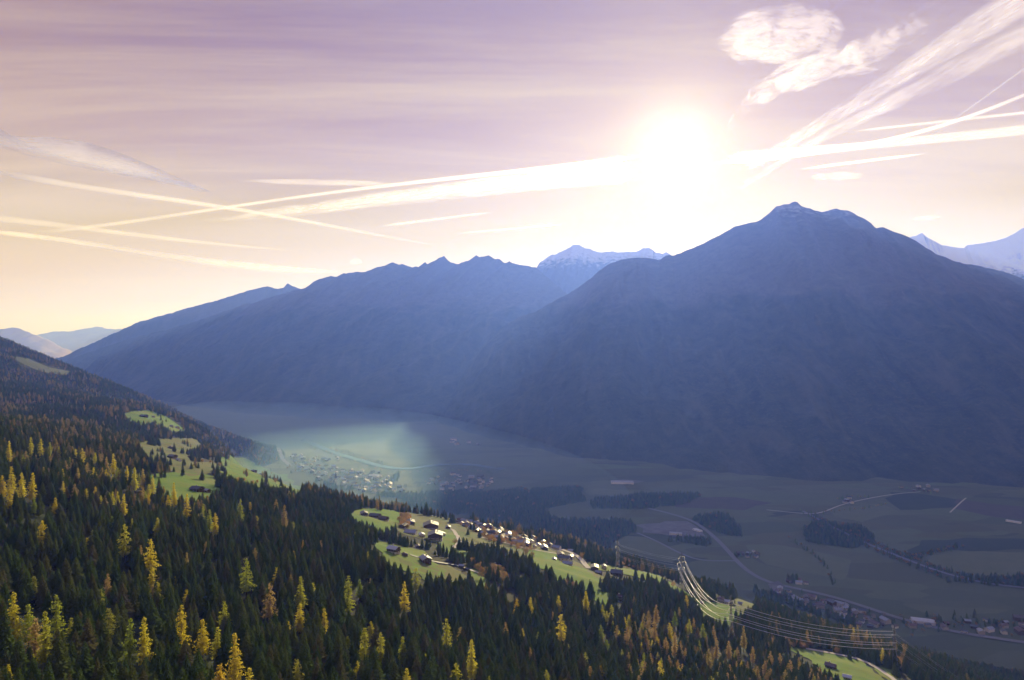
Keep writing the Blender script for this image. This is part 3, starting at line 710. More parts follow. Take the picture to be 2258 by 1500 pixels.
MAT_BARK = noise_mat("bark", (0.045, 0.035, 0.028), (0.09, 0.07, 0.055), 1.5)

# ---------------------------------------------------------------- tree meshes (built at 20 m height)
def trunk_mesh(name, h, r0, seed, sides=6):
    rs = random.Random(seed); V = []; F = []
    n = 5
    for k in range(n + 1):
        f = k / n; r = r0 * (1 - f) ** 0.8 + 0.02
        ox = rs.uniform(-.08, .08) * f; oy = rs.uniform(-.08, .08) * f
        if k == 0: ox = oy = 0; r *= 1.25
        for s in range(sides):
            a = 2 * math.pi * s / sides
            V.append((ox + r * math.cos(a), oy + r * math.sin(a), -1.5 if k == 0 else f * h))
    for k in range(n):
        for s in range(sides):
            t = (s + 1) % sides
            F.append((k * sides + s, k * sides + t, (k + 1) * sides + t, (k + 1) * sides + s))
    return np.array(V), np.array(F)
def tri_quads(T):
    return T
def spruce_crown(seed, h=20.0, rmax=3.3, lo=0.10):
    rs = random.Random(seed); V = []; F = []
    nl = 21
    for k in range(nl):
        f = (k + rs.uniform(-.2, .2)) / nl
        z = h * (lo + (0.985 - lo) * f)
        r = rmax * (1 - f) ** 0.85 * rs.uniform(0.82, 1.12) + 0.12
        if f < 0.12: r *= 0.8
        nb = max(4, int(9 * (1 - f) + 4))
        a0 = rs.uniform(0, 6.28)
        for j in range(nb):
            a = a0 + 2 * math.pi * j / nb + rs.uniform(-.25, .25)
            rr = r * rs.uniform(0.65, 1.15)
            ca, sa = math.cos(a), math.sin(a)
            droop = (0.42 - 0.75 * f) * rr + rs.uniform(-.1, .15)
            w = 0.36 * rr + 0.22
            def P(q, s, dz):
                return (ca * q * rr - sa * s, sa * q * rr + ca * s, z - droop * (q ** 1.3) + dz)
            i = len(V)
            V += [P(0.02, 0, .25), P(.5, w * .62, -.12), P(.55, 0, .12), P(.5, -w * .62, -.12), P(1.0, 0, .08), P(.72, w * .8, -.5), P(.72, -w * .8, -.5), P(.35, w * .75, -.55), P(.35, -w * .75, -.55)]
            F += [(i, i + 1, i + 2), (i, i + 2, i + 3), (i + 2, i + 1, i + 4), (i + 3, i + 2, i + 4), (i + 1, i + 5, i + 4), (i + 4, i + 6, i + 3), (i, i + 7, i + 1), (i, i + 3, i + 8)]
    i = len(V)
    V += [(0.12, 0, h * .95), (-.1, .1, h * .95), (-.05, -.12, h * .95), (0, 0, h * 1.01)]
    F += [(i, i + 1, i + 3), (i + 1, i + 2, i + 3), (i + 2, i, i + 3)]
    return np.array(V), np.array(F)
def larch_crown(seed, h=20.0, rmax=3.5, lo=0.16, gappy=0.0):
    rs = random.Random(seed); V = []; F = []
    nl = 24
    for k in range(nl):
        f = (k + rs.uniform(-.4, .4)) / nl; f = min(max(f, 0), .99)
        z = h * (lo + (1 - lo) * f)
        r = rmax * ((1 - f) ** 0.68) * rs.uniform(0.72, 1.15) + 0.15
        if f < 0.15: r *= 0.55 + 3 * f
        nb = max(4, int(7 * (1 - f) + 4))
        for j in range(nb):
            if rs.random() < gappy: continue
            a = rs.uniform(0, 6.28); ca, sa = math.cos(a), math.sin(a)
            rr = r * rs.uniform(0.55, 1.1)
            up = rs.uniform(-.18, .10) * rr
            nt = max(2, int(rr * 1.9))
            for q in range(nt):
                g = (q + rs.uniform(.3, 1.0)) / nt
                cx = ca * rr * g + rs.uniform(-.3, .3); cy = sa * rr * g + rs.uniform(-.3, .3)
                cz = z + up * g - 0.15 * rr * g * g + rs.uniform(-.25, .25)
                sz = rs.uniform(0.45, 0.80) * (1.05 - 0.35 * g)
                for _ in range(3):
                    v = [Vector((rs.gauss(0, 1), rs.gauss(0, 1), rs.gauss(0, .8))) for __ in range(3)]
                    i = len(V)
                    for w in v:
                        w.normalize()
                        V.append((cx + w.x * sz, cy + w.y * sz, cz + w.z * sz * 0.9))
                    F.append((i, i + 1, i + 2))
    return np.array(V), np.array(F)
def broad_crown(seed, h=11.0, r=4.2):
    rs = random.Random(seed); V = []; F = []
    blobs = [(rs.uniform(-.5, .5) * r, rs.uniform(-.5, .5) * r, h * rs.uniform(.5, .85), r * rs.uniform(.4, .62)) for _ in range(9)]
    for bx, by, bz, br in blobs:
        for _ in range(75):
            d = Vector((rs.gauss(0, 1), rs.gauss(0, 1), rs.gauss(0, 1))); d.normalize()
            c = Vector((bx, by, bz)) + d * br * rs.uniform(.5, 1.1)
            sz = rs.uniform(.3, .6); i = len(V)
            for __ in range(3):
                w = Vector((rs.gauss(0, 1), rs.gauss(0, 1), rs.gauss(0, 1))); w.normalize()
                V.append(tuple(c + w * sz))
            F.append((i, i + 1, i + 2))
    return np.array(V), np.array(F)
def tri(F):
    F = np.asarray(F)
    return F if F.shape[1] == 3 else np.concatenate([F[:, :3], F[:, [0, 2, 3]]])
class Kind:
    """shared meshes of one tree shape"""
    def __init__(self, name, crown, trunk, mat):
        self.crown = mesh_np(name + "_crown", crown[0], crown[1], [mat])
        self.trunk = mesh_np(name + "_trunk", trunk[0], trunk[1], [MAT_BARK], True)
        tf = tri(trunk[1])
        self.whole = mesh_np(name + "_whole", np.concatenate([crown[0], trunk[0]]), np.concatenate([crown[1], tf + len(crown[0])]), [mat, MAT_BARK],
                             False, np.concatenate([np.zeros(len(crown[1])), np.ones(len(tf))]))
        self.h = float(crown[0][:, 2].max())
SPRUCE = [Kind("spruce_a", spruce_crown(1, 20, 4.4), trunk_mesh("t", 19, .30, 1), MAT_SPRUCE),
          Kind("spruce_b", spruce_crown(2, 20, 3.7, .16), trunk_mesh("t", 19, .28, 2), MAT_SPRUCE),
          Kind("spruce_c", spruce_crown(3, 20, 5.4, .06), trunk_mesh("t", 19, .34, 3), MAT_SPRUCE),
          Kind("spruce_d", spruce_crown(4, 20, 4.0, .22), trunk_mesh("t", 19, .30, 4), MAT_SPRUCE)]
_lc = [larch_crown(11, 20, 4.6), larch_crown(12, 20, 5.2, .12, .12), larch_crown(13, 20, 4.0, .2), larch_crown(14, 20, 5.6, .22, .30)]
def larch_set(nm, mat):
    return [Kind("larch_%s%d" % (nm, i), c, trunk_mesh("t", 19, .30, 20 + i), mat) for i, c in enumerate(_lc)]
LARCH = {"gold": larch_set("gold", MAT_GOLD), "lime": larch_set("lime", MAT_LIME), "rust": larch_set("rust", MAT_RUST)}
LARCH_MIX = larch_set("mixed", MAT_MIXED)
BROAD = [Kind("broad%d" % i, broad_crown(31 + i), trunk_mesh("t", 8, .28, 31 + i), MAT_BROAD) for i in range(3)]

def tree(name, kind, x, y, h, rz, label, cat, group, wide=1.0, z=None, lean=0.0):
    z = float(H(x, y)) if z is None else z
    s = h / kind.h
    e = bpy.data.objects.new(name, None); COL.objects.link(e)
    e.empty_display_size = 0.5
    e.location = (x, y, z - 0.1); e.rotation_euler = (lean, lean * 0.5, rz); e.scale = (s * wide, s * wide, s)
    e["label"] = label; e["category"] = cat; e["group"] = group
    for nm, me in (("trunk", kind.trunk), ("crown", kind.crown)):
        c = bpy.data.objects.new(nm, me); COL.objects.link(c); c.parent = e
    return e

def forest(name, label, pts, kinds):
    """uncountable rest of the wood: one object, instances on points.  pts rows: x, y, z, scale, wide, rot, variant"""
    pts = np.asarray(pts, float)
    me = bpy.data.meshes.new(name)
    me.vertices.add(len(pts)); me.vertices.foreach_set("co", np.ascontiguousarray(pts[:, :3], dtype=np.float32).ravel())
    for an, col in (("sc", 3), ("wide", 4), ("rot", 5)):
        a = me.attributes.new(an, 'FLOAT', 'POINT'); a.data.foreach_set("value", pts[:, col].astype(np.float32))
    a = me.attributes.new("var", 'INT', 'POINT'); a.data.foreach_set("value", pts[:, 6].astype(np.int32))
    o = link(name, me, kind="stuff", label=label)
    ng = bpy.data.node_groups.new(name + "_scatter", 'GeometryNodeTree')
    ng.interface.new_socket("Geometry", in_out='INPUT', socket_type='NodeSocketGeometry')
    ng.interface.new_socket("Geometry", in_out='OUTPUT', socket_type='NodeSocketGeometry')
    N = ng.nodes; Lk = ng.links
    gi = N.new('NodeGroupInput'); go = N.new('NodeGroupOutput')
    join = N.new('GeometryNodeJoinGeometry')
    for k in reversed(kinds):
        po = bpy.data.objects.new(k.whole.name, k.whole)
        inf = N.new('GeometryNodeObjectInfo'); inf.inputs['Object'].default_value = po; inf.inputs['As Instance'].default_value = True
        Lk.new(inf.outputs['Geometry'], join.inputs[0])
    ip = N.new('GeometryNodeInstanceOnPoints')
    Lk.new(gi.outputs[0], ip.inputs['Points']); Lk.new(join.outputs[0], ip.inputs['Instance'])
    ip.inputs['Pick Instance'].default_value = True
    def attr(nm, ty='FLOAT'):
        q = N.new('GeometryNodeInputNamedAttribute'); q.data_type = ty; q.inputs['Name'].default_value = nm
        return q.outputs['Attribute']
    Lk.new(attr("var", 'INT'), ip.inputs['Instance Index'])
    cx = N.new('ShaderNodeCombineXYZ'); Lk.new(attr("rot"), cx.inputs[2]); Lk.new(cx.outputs[0], ip.inputs['Rotation'])
    sx = N.new('ShaderNodeCombineXYZ')
    mu = N.new('ShaderNodeMath'); mu.operation = 'MULTIPLY'
    sc_ = attr("sc"); Lk.new(sc_, mu.inputs[0]); Lk.new(attr("wide"), mu.inputs[1])
    Lk.new(mu.outputs[0], sx.inputs[0]); Lk.new(mu.outputs[0], sx.inputs[1]); Lk.new(sc_, sx.inputs[2])
    Lk.new(sx.outputs[0], ip.inputs['Scale'])
    Lk.new(ip.outputs[0], go.inputs[0])
    mod = o.modifiers.new("scatter", 'NODES'); mod.node_group = ng
    return o

# ---------------------------------------------------------------- larches one can point at (photo: top, lower end of the visible crown)
HERO = [
    (30, 1305, 1390, "gold", "big golden larch at the left edge of the lower cluster"), (63, 1332, 1395, "lime", "dull yellow larch just right of the big left-edge one"),
    (78, 1362, 1422, "rust", "orange larch in the lower left cluster"), (100, 1346, 1440, "lime", "tall yellow-green larch right of the orange one"),
    (125, 1310, 1385, "lime", "dark olive larch topping the lower left cluster"), (157, 1362, 1402, "lime", "stubby olive larch ending the lower left cluster"),
    (240, 1340, 1395, "lime", "lone yellow-green larch between the two bottom clusters"), (288, 1362, 1450, "lime", "green larch leaning on a golden neighbour"),
    (318, 1360, 1445, "gold", "broad golden larch beside the green one"), (400, 1332, 1410, "gold", "first of four golden larches in a descending row"),
    (447, 1365, 1425, "gold", "second of four golden larches in a descending row"), (480, 1382, 1440, "gold", "third of four golden larches in a descending row"),
    (518, 1395, 1480, "gold", "last and tallest of four golden larches in a descending row"), (485, 1463, 1540, "gold", "golden larch top cut by the bottom edge"),
    (550, 1472, 1540, "gold", "small golden larch tip beside it on the bottom edge"), (655, 1453, 1512, "lime", "ragged yellow-green larch near the bottom edge"),
    (543, 1230, 1305, "lime", "tall ragged yellow larch standing alone mid forest"), (595, 1285, 1350, "rust", "brown withered larch among dark spruces"),
    (663, 1270, 1325, "lime", "wide yellow-green larch left of a thin one"), (690, 1285, 1315, "gold", "thin golden larch right of the wide one"),
    (662, 1330, 1378, "gold", "slim golden larch below the wide one"), (715, 1340, 1390, "gold", "slim golden larch paired to its right"),
    (275, 1155, 1250, "lime", "double topped ragged larch, tallest of the middle left"), (332, 1187, 1248, "gold", "ragged larch with dark tiers beside the double topped one"),
    (93, 1147, 1190, "gold", "lone gold larch on the dark left slope"), (193, 1185, 1210, "gold", "small gold larch left of the double topped one"),
    (75, 1270, 1310, "lime", "faded green larch above the lower left cluster"), (25, 1028, 1082, "gold", "golden larch first of the upper left trio"),
    (48, 1042, 1085, "gold", "golden larch second of the upper left trio"), (72, 1042, 1097, "gold", "golden larch third of the upper left trio"),
    (5, 1048, 1085, "gold", "golden larch cut by the left edge above the trio"), (22, 1070, 1112, "gold", "orange-gold larch below the upper left trio"),
    (122, 1097, 1127, "gold", "small gold larch right of the trio"), (75, 1097, 1125, "lime", "olive larch under the trio"),
    (273, 1088, 1127, "gold", "slim gold larch on the dark bank below the crest"), (190, 1077, 1098, "gold", "short gold larch pair on the dark bank"),
    (222, 1092, 1110, "gold", "tiny gold larch on the dark bank"), (247, 1138, 1165, "lime", "slim olive larch below the dark bank"),
    (462, 1123, 1160, "lime", "left one of two pointed larches mid forest"), (475, 1130, 1166, "gold", "right one of two pointed larches mid forest"),
    (412, 1088, 1135, "gold", "thick gold larch below the barn meadow"), (385, 1078, 1112, "gold", "gold larch left of the thick one"),
    (530, 1100, 1140, "lime", "tall olive larch below the barn"), (567, 1137, 1156, "gold", "small orange larch right of the olive one"),
    (552, 1107, 1130, "gold", "faded larch between the olive one and the wood"), (627, 1113, 1153, "rust", "bare brownish larch near the shaded wood"),
    (647, 1150, 1174, "lime", "small olive larch at the wood's foot"), (250, 1000, 1045, "gold", "tallest gold larch on the crest line"),
    (280, 1027, 1058, "gold", "gold larch stepping down the crest"), (297, 1030, 1078, "gold", "broad gold larch on the crest"),
    (315, 1033, 1068, "rust", "rusty larch right of the broad crest one"), (337, 1050, 1082, "gold", "gold larch at the low end of the crest"),
    (383, 1064, 1100, "gold", "gold larch at the corner of the barn meadow"), (167, 990, 1014, "gold", "gold larch on the crest above the dark bank"),
    (182, 988, 1016, "gold", "twin gold larch on the crest above the dark bank"), (210, 998, 1022, "gold", "rounded gold larch on the crest"),
    (225, 998, 1016, "rust", "small rusty larch on the crest"), (130, 985, 1010, "gold", "gold larch in the left part of the crest"),
    (90, 967, 1000, "gold", "gold larch near the top of the crest"), (68, 964, 1005, "gold", "gold larch second from the crest top"),
    (20, 972, 1010, "gold", "dense gold larch at the crest's left end"), (110, 975, 1000, "lime", "greenish larch on the crest"),
    (892, 1282, 1337, "gold", "airy golden larch in front of dark spruces"), (917, 1252, 1292, "lime", "umbrella shaped pale larch on a bare stem"),
    (768, 1268, 1337, "lime", "tall pale yellow larch in the middle forest"), (793, 1277, 1310, "lime", "smaller pale larch behind the tall one"),
    (804, 1383, 1437, "lime", "yellow-green larch left of a pair at lower centre"), (818, 1370, 1398, "gold", "small gold larch tip above the lower centre pair"),
    (767, 1403, 1435, "lime", "short round larch left of the lower centre pair"), (840, 1393, 1447, "lime", "wide yellow-green larch of the lower centre pair"),
    (888, 1403, 1452, "lime", "dark olive larch right of the lower centre pair"), (985, 1363, 1417, "lime", "pale tipped larch at lower centre"),
    (1040, 1410, 1475, "gold", "pointed yellow larch at the bottom centre"), (897, 1473, 1520, "gold", "gold larch tip at the bottom edge, centre"),
    (1237, 1353, 1407, "gold", "airy amber larch right of centre"), (1292, 1303, 1334, "gold", "orange-gold larch near the small clearing"),
    (1488, 1393, 1432, "rust", "dense orange larch in the lower right forest"), (1443, 1363, 1400, "rust", "rusty larch left of the orange one"),
    (1378, 1360, 1378, "gold", "left of two small amber larches"), (1387, 1355, 1378, "gold", "right of two small amber larches"),
    (1488, 1348, 1374, "lime", "small pale larch above the orange one"), (1447, 1333, 1364, "rust", "broad rusty larch above the amber pair"),
    (1563, 1430, 1462, "rust", "rusty larch below the brown group"), (1580, 1405, 1444, "rust", "broad brown larch in the brown group"),
    (1607, 1413, 1444, "rust", "second brown larch in the brown group"), (1640, 1380, 1444, "rust", "tallest rust larch under the middle pylon"),
    (1687, 1457, 1482, "rust", "small orange larch by the green meadow"), (1477, 1373, 1402, "gold", "pale gold larch beside the orange one"),
    (1338, 1347, 1364, "gold", "tiny gold larch under the forest house"), (1325, 1378, 1402, "lime", "slim olive larch below the tiny gold one"),
    (1300, 1340, 1356, "rust", "small rusty larch above the slim olive one"), (1520, 1365, 1392, "lime", "pale larch on the edge below the meadow"),
    (1720, 1440, 1468, "rust", "brown larch at the meadow corner"), (1660, 1425, 1455, "rust", "dark rust larch next to the meadow"),
    (1415, 1372, 1394, "gold", "thin gold larch between amber pair and rusty one"), (1550, 1375, 1400, "lime", "pale larch under the bright meadow"),
]
OCC = []      # positions already taken: x, y, radius
def tree_at(u, vt, vb, frac=0.68, hmin=13.0, hmax=29.0):
    h = 20.0
    for _ in range(6):
        p = hit(u, vt, h)
        if p is None: return None
        h = min(max((vb - vt) / frac * p.y / FPX, hmin), hmax)
    p = hit(u, vt, h)
    return p, h
LARCH_GROUP = {"gold": "golden larches in the near forest", "lime": "yellow-green larches in the near forest", "rust": "rust-brown larches in the near forest"}
n_larch = 0
HERO_BOX = []; MARKS = []
for (u, vt, vb, c, lab) in HERO:
    r = tree_at(u, vt, vb)
    if r is None: continue
    p, h = r
    k = 3 if ("ragged" in lab or "airy" in lab or "umbrella" in lab or "withered" in lab) else random.choice((0, 0, 1, 2))
    wide = min(1.4, max(0.85, 1.12 * 20 / h))
    tree("larch_tree", LARCH[c][k], p.x, p.y, h, random.uniform(0, 6.28), lab, "tree", LARCH_GROUP[c], wide)
    OCC.append((p.x, p.y, 3.6)); n_larch += 1
    hp = h * FPX / p.y
    HERO_BOX.append([(u - hp * .07, vt), (u + hp * .07, vt), (u + hp * .17, vb), (u - hp * .17, vb)])
    if len(lab.split()) <= 9: MARKS.append((u, (vt + vb) / 2, lab))

# ---------------------------------------------------------------- the wood: candidate places on a jittered grid
def road_clear(x, y, extra=3.0):
    ok = np.ones(len(x), bool)
    for L, w in ROADS_W:
        if L[:, 0].max() < x.min() - 50 or L[:, 0].min() > x.max() + 50: continue
        for k in range(0, len(L), 1):
            ok &= (x - L[k, 0]) ** 2 + (y - L[k, 1]) ** 2 > (w / 2 + extra) ** 2
    return ok
HOUSE_SPOTS = []   # filled before use by the house table (x, y, radius)
def cand(step, ya, yb, jit=0.46):
    xa, xb = -1.15 * yb - 40, 0.95 * yb + 40
    X, Y = np.meshgrid(np.arange(max(xa, GX0 + 20), min(xb, GX1 - 20), step), np.arange(ya, yb, step))
    X = X.ravel() + rng.uniform(-jit, jit, X.size) * step; Y = Y.ravel() + rng.uniform(-jit, jit, Y.size) * step
    ok = (X / Y > -1.15) & (X / Y < 0.95)
    X, Y = X[ok], Y[ok]
    Z = H(X, Y)
    ok = Z > FLOOR + 2
    return X[ok], Y[ok], Z[ok]
def visible(X, Y, Z, h, n=70):
    """is the tree top above the terrain (plus low canopy) along the view line"""
    vis = np.ones(len(X), bool)
    zt = Z + h
    for f in np.linspace(0.12, 0.985, n):
        vis &= H(X * f, Y * f) < zt * f + 2.0
    u, v = pix(X, Y, zt)
    return vis & (v < 1580)
def clear_mask(X, Y, Z, h):
    ok = np.ones(len(X), bool)
    ju = 13 * fbm(X / 24, Y / 24, 61, 3); jv = 8 * fbm(X / 24, Y / 24, 67, 3)
    spare = fbm(X / 22, Y / 22, 73, 2) > 0.60          # clumps that stand inside the clearings
    for f in (0.15, 0.4, 0.7, 0.95):
        u, v = pix(X, Y, Z + h * f)
        for poly in HERO_BOX:
            ok &= ~((np.abs(u - poly[0][0] - (poly[1][0] - poly[0][0]) / 2) < 60) & (v > poly[0][1]) & (v < poly[2][1]) & in_poly(u, v, poly))
    for f in (0.0, 0.3, 0.6, 0.9):
        u, v = pix(X, Y, Z + h * f)
        u = u + ju; v = v + jv
        for poly in CLEARINGS:
            vs = [p[1] for p in poly]; us = [p[0] for p in poly]
            box = (u > min(us)) & (u < max(us)) & (v > min(vs)) & (v < max(vs))
            if box.any():
                ii = np.where(box)[0]
                jj = ii[in_poly(u[ii], v[ii], poly)]
                ok[jj[~spare[jj]] if len(poly) > 4 else jj] = False
    return ok

# ---------------------------------------------------------------- houses
def flat_mat(name, c, rough=0.8, spec=0.3, var=0.12, metal=0.0, scale=0.8):
    m, b, out = new_mat(name)
    n = b.noise(pos(b), scale, 5.0, 0.6)
    r = b.node('ShaderNodeObjectInfo').outputs['Random']
    f = b.math('ADD', b.math('MULTIPLY', b.math('SUBTRACT', n, 0.5), 2 * var), b.math('MULTIPLY', b.math('SUBTRACT', r, 0.5), 2 * var))
    sc = b.node('ShaderNodeVectorMath', operation='SCALE'); sc.inputs[0].default_value = c
    b.put(sc.inputs[3], b.math('ADD', 1.0, f))
    principled(b, out, sc.outputs[0], rough, spec, metal)
    return m
WALL_WHITE = flat_mat("plaster_white", (0.66, 0.63, 0.57))
WALL_CREAM = flat_mat("plaster_cream", (0.40, 0.36, 0.29))
WALL_WOOD = flat_mat("weathered_timber", (0.085, 0.052, 0.032), 0.9, 0.15, 0.2)
ROOF_GREY = flat_mat("roof_grey_sheet", (0.20, 0.21, 0.23), 0.45, 0.5, 0.15)
ROOF_BROWN = flat_mat("roof_brown_tile", (0.10, 0.072, 0.058), 0.7, 0.35, 0.2)
ROOF_DARK = flat_mat("roof_dark_slate", (0.050, 0.050, 0.055), 0.5, 0.5, 0.2)
ROOF_RED = flat_mat("roof_red_tile", (0.12, 0.07, 0.055), 0.7, 0.3, 0.2)
ROOF_PALE = flat_mat("roof_pale_metal", (0.36, 0.37, 0.38), 0.45, 0.5, 0.08)
GLASS = flat_mat("window_glass", (0.03, 0.035, 0.04), 0.08, 0.6, 0.05)
FRAME = flat_mat("window_frame", (0.55, 0.52, 0.46))
DOOR_WOOD = flat_mat("door_timber", (0.12, 0.065, 0.035))
CONCRETE = flat_mat("concrete", (0.36, 0.35, 0.33))

class MB:
    def __init__(self): self.v = []; self.f = []
    def box(self, x0, x1, y0, y1, z0, z1):
        i = len(self.v)
        self.v += [(x0, y0, z0), (x1, y0, z0), (x1, y1, z0), (x0, y1, z0), (x0, y0, z1), (x1, y0, z1), (x1, y1, z1), (x0, y1, z1)]
        self.f += [(i, i + 3, i + 2, i + 1), (i + 4, i + 5, i + 6, i + 7), (i, i + 1, i + 5, i + 4), (i + 1, i + 2, i + 6, i + 5), (i + 2, i + 3, i + 7, i + 6), (i + 3, i, i + 4, i + 7)]
        return self
    def bar(self, a, c, r):
        a = Vector(a); c = Vector(c); d = (c - a).normalized()
        s = d.cross(Vector((0, 0, 1)) if abs(d.z) < .95 else Vector((1, 0, 0))).normalized() * r; t = d.cross(s).normalized() * r
        i = len(self.v)
        for p in (a, c):
            self.v += [tuple(p + s + t), tuple(p - s + t), tuple(p - s - t), tuple(p + s - t)]
        self.f += [(i, i + 1, i + 5, i + 4), (i + 1, i + 2, i + 6, i + 5), (i + 2, i + 3, i + 7, i + 6), (i + 3, i, i + 4, i + 7), (i + 3, i + 2, i + 1, i), (i + 4, i + 5, i + 6, i + 7)]
        return self
    def poly(self, vs, fs):
        i = len(self.v); self.v += vs; self.f += [tuple(i + k for k in f) for f in fs]; return self
    def mesh(self, name, mat):
        me = bpy.data.meshes.new(name); me.from_pydata(self.v, [], self.f); me.materials.append(mat); me.update()
        return me
def gable_wall(w, l, h, rise, z0=-4.0):
    """pentagonal prism; gables face -y and +y"""
    a = w / 2; c = l / 2
    vs = []
    for y in (-c, c): vs += [(-a, y, z0), (a, y, z0), (a, y, h), (0, y, h + rise), (-a, y, h)]
    return vs, [(0, 1, 2, 3, 4), (9, 8, 7, 6, 5), (0, 5, 6, 1), (1, 6, 7, 2), (2, 7, 8, 3), (3, 8, 9, 4), (4, 9, 5, 0)]
def gable_roof(w, l, h, rise, ov=0.9, th=0.28):
    a = w / 2 + ov; c = l / 2 + ov; sl = rise / (w / 2); zl = h - ov * sl + 0.02; zt = h + rise + 0.02
    vs = []
    for y in (-c, c):
        vs += [(-a, y, zl), (0, y, zt), (a, y, zl), (-a, y, zl + th), (0, y, zt + th), (a, y, zl + th)]
    return vs, [(0, 1, 4, 3), (1, 2, 5, 4), (6, 9, 10, 7), (7, 10, 11, 8), (3, 4, 10, 9), (4, 5, 11, 10), (0, 6, 7, 1), (1, 7, 8, 2), (0, 3, 9, 6), (2, 8, 11, 5)]
WIN_F = MB().box(-.62, .62, -.06, .0, 0, .09).box(-.62, .62, -.06, 0, 1.26, 1.35).box(-.62, -.53, -.06, 0, .09, 1.26).box(.53, .62, -.06, 0, .09, 1.26).box(-.04, .04, -.05, 0, .09, 1.26).mesh("window_frame", FRAME)
WIN_P = MB().box(-.53, .53, -.03, .0, .09, 1.26).mesh("window_pane", GLASS)
DOOR_M = MB().box(-.55, .55, -.07, 0, 0, 2.1).mesh("door_leaf", DOOR_WOOD)
def window(parent, x, y, z, rz):
    o = link("window", WIN_F, parent, (x, y, z), rz); link("pane", WIN_P, o)
def chalet(name, label, cat, group, p, rz, w, l, h, roof, wall, rise=None, upper=None, windows=True, balcony=True, chimney=True):
    rise = rise if rise else w * 0.21
    e = bpy.data.objects.new(name, None); COL.objects.link(e)
    e.location = p; e.rotation_euler = (0, 0, rz); e["label"] = label; e["category"] = cat
    if group: e["group"] = group
    if upper is not None:
        link("wall", MB().poly(*gable_wall(w - .1, l - .1, h * .52, 0.01)).mesh("wall", wall), e)
        link("upper_storey", MB().poly(*gable_wall(w, l, h, rise, h * .52 + .02)).mesh("upper_storey", upper), e)
    else:
        link("wall", MB().poly(*gable_wall(w, l, h, rise)).mesh("wall", wall), e)
    ro = link("roof", MB().poly(*gable_roof(w, l, h, rise)).mesh("roof", roof), e)
    if chimney:
        cx, cy = w * .16, l * .15
        link("chimney", MB().box(cx - .45, cx + .45, cy - .45, cy + .45, h + rise * .5, h + rise + 1.2).box(cx - .6, cx + .6, cy - .6, cy + .6, h + rise + 1.2, h + rise + 1.35).mesh("chimney", CONCRETE), ro)
    if windows:
        fl = 2 if h > 4.5 else 1
        for k in range(fl):
            z = 0.9 + k * 2.7
            for x in (-w * .32, 0, w * .32):
                if not (k == 0 and x == 0): window(e, x, -l / 2 - .012, z, 0)
                window(e, x, l / 2 + .012, z, math.pi)
            for y in (-l * .3, l * .05, l * .33):
                window(e, -w / 2 - .012, y, z, -math.pi / 2); window(e, w / 2 + .012, y, z, math.pi / 2)
        link("door", DOOR_M, e, (0, -l / 2 - .012, 0.02), 0)
        if balcony and fl == 2:
            bm = MB().box(-w * .46, w * .46, -l / 2 - 1.25, -l / 2 - .02, 2.95, 3.1)
            bm.box(-w * .46, w * .46, -l / 2 - 1.25, -l / 2 - 1.17, 3.1, 4.0)
            link("balcony", bm.mesh("balcony", WALL_WOOD), e)
    return e
def spot(u, v):
    return hit(u, v)
def take(u, v, w_px, top_px, p, r):
    CLEARINGS.append([(u - w_px * .62, v - top_px), (u + w_px * .62, v - top_px), (u + w_px * .62, v + 1), (u - w_px * .62, v + 1)])
    HOUSE_SPOTS.append((p.x, p.y, r)); OCC.append((p.x, p.y, r))
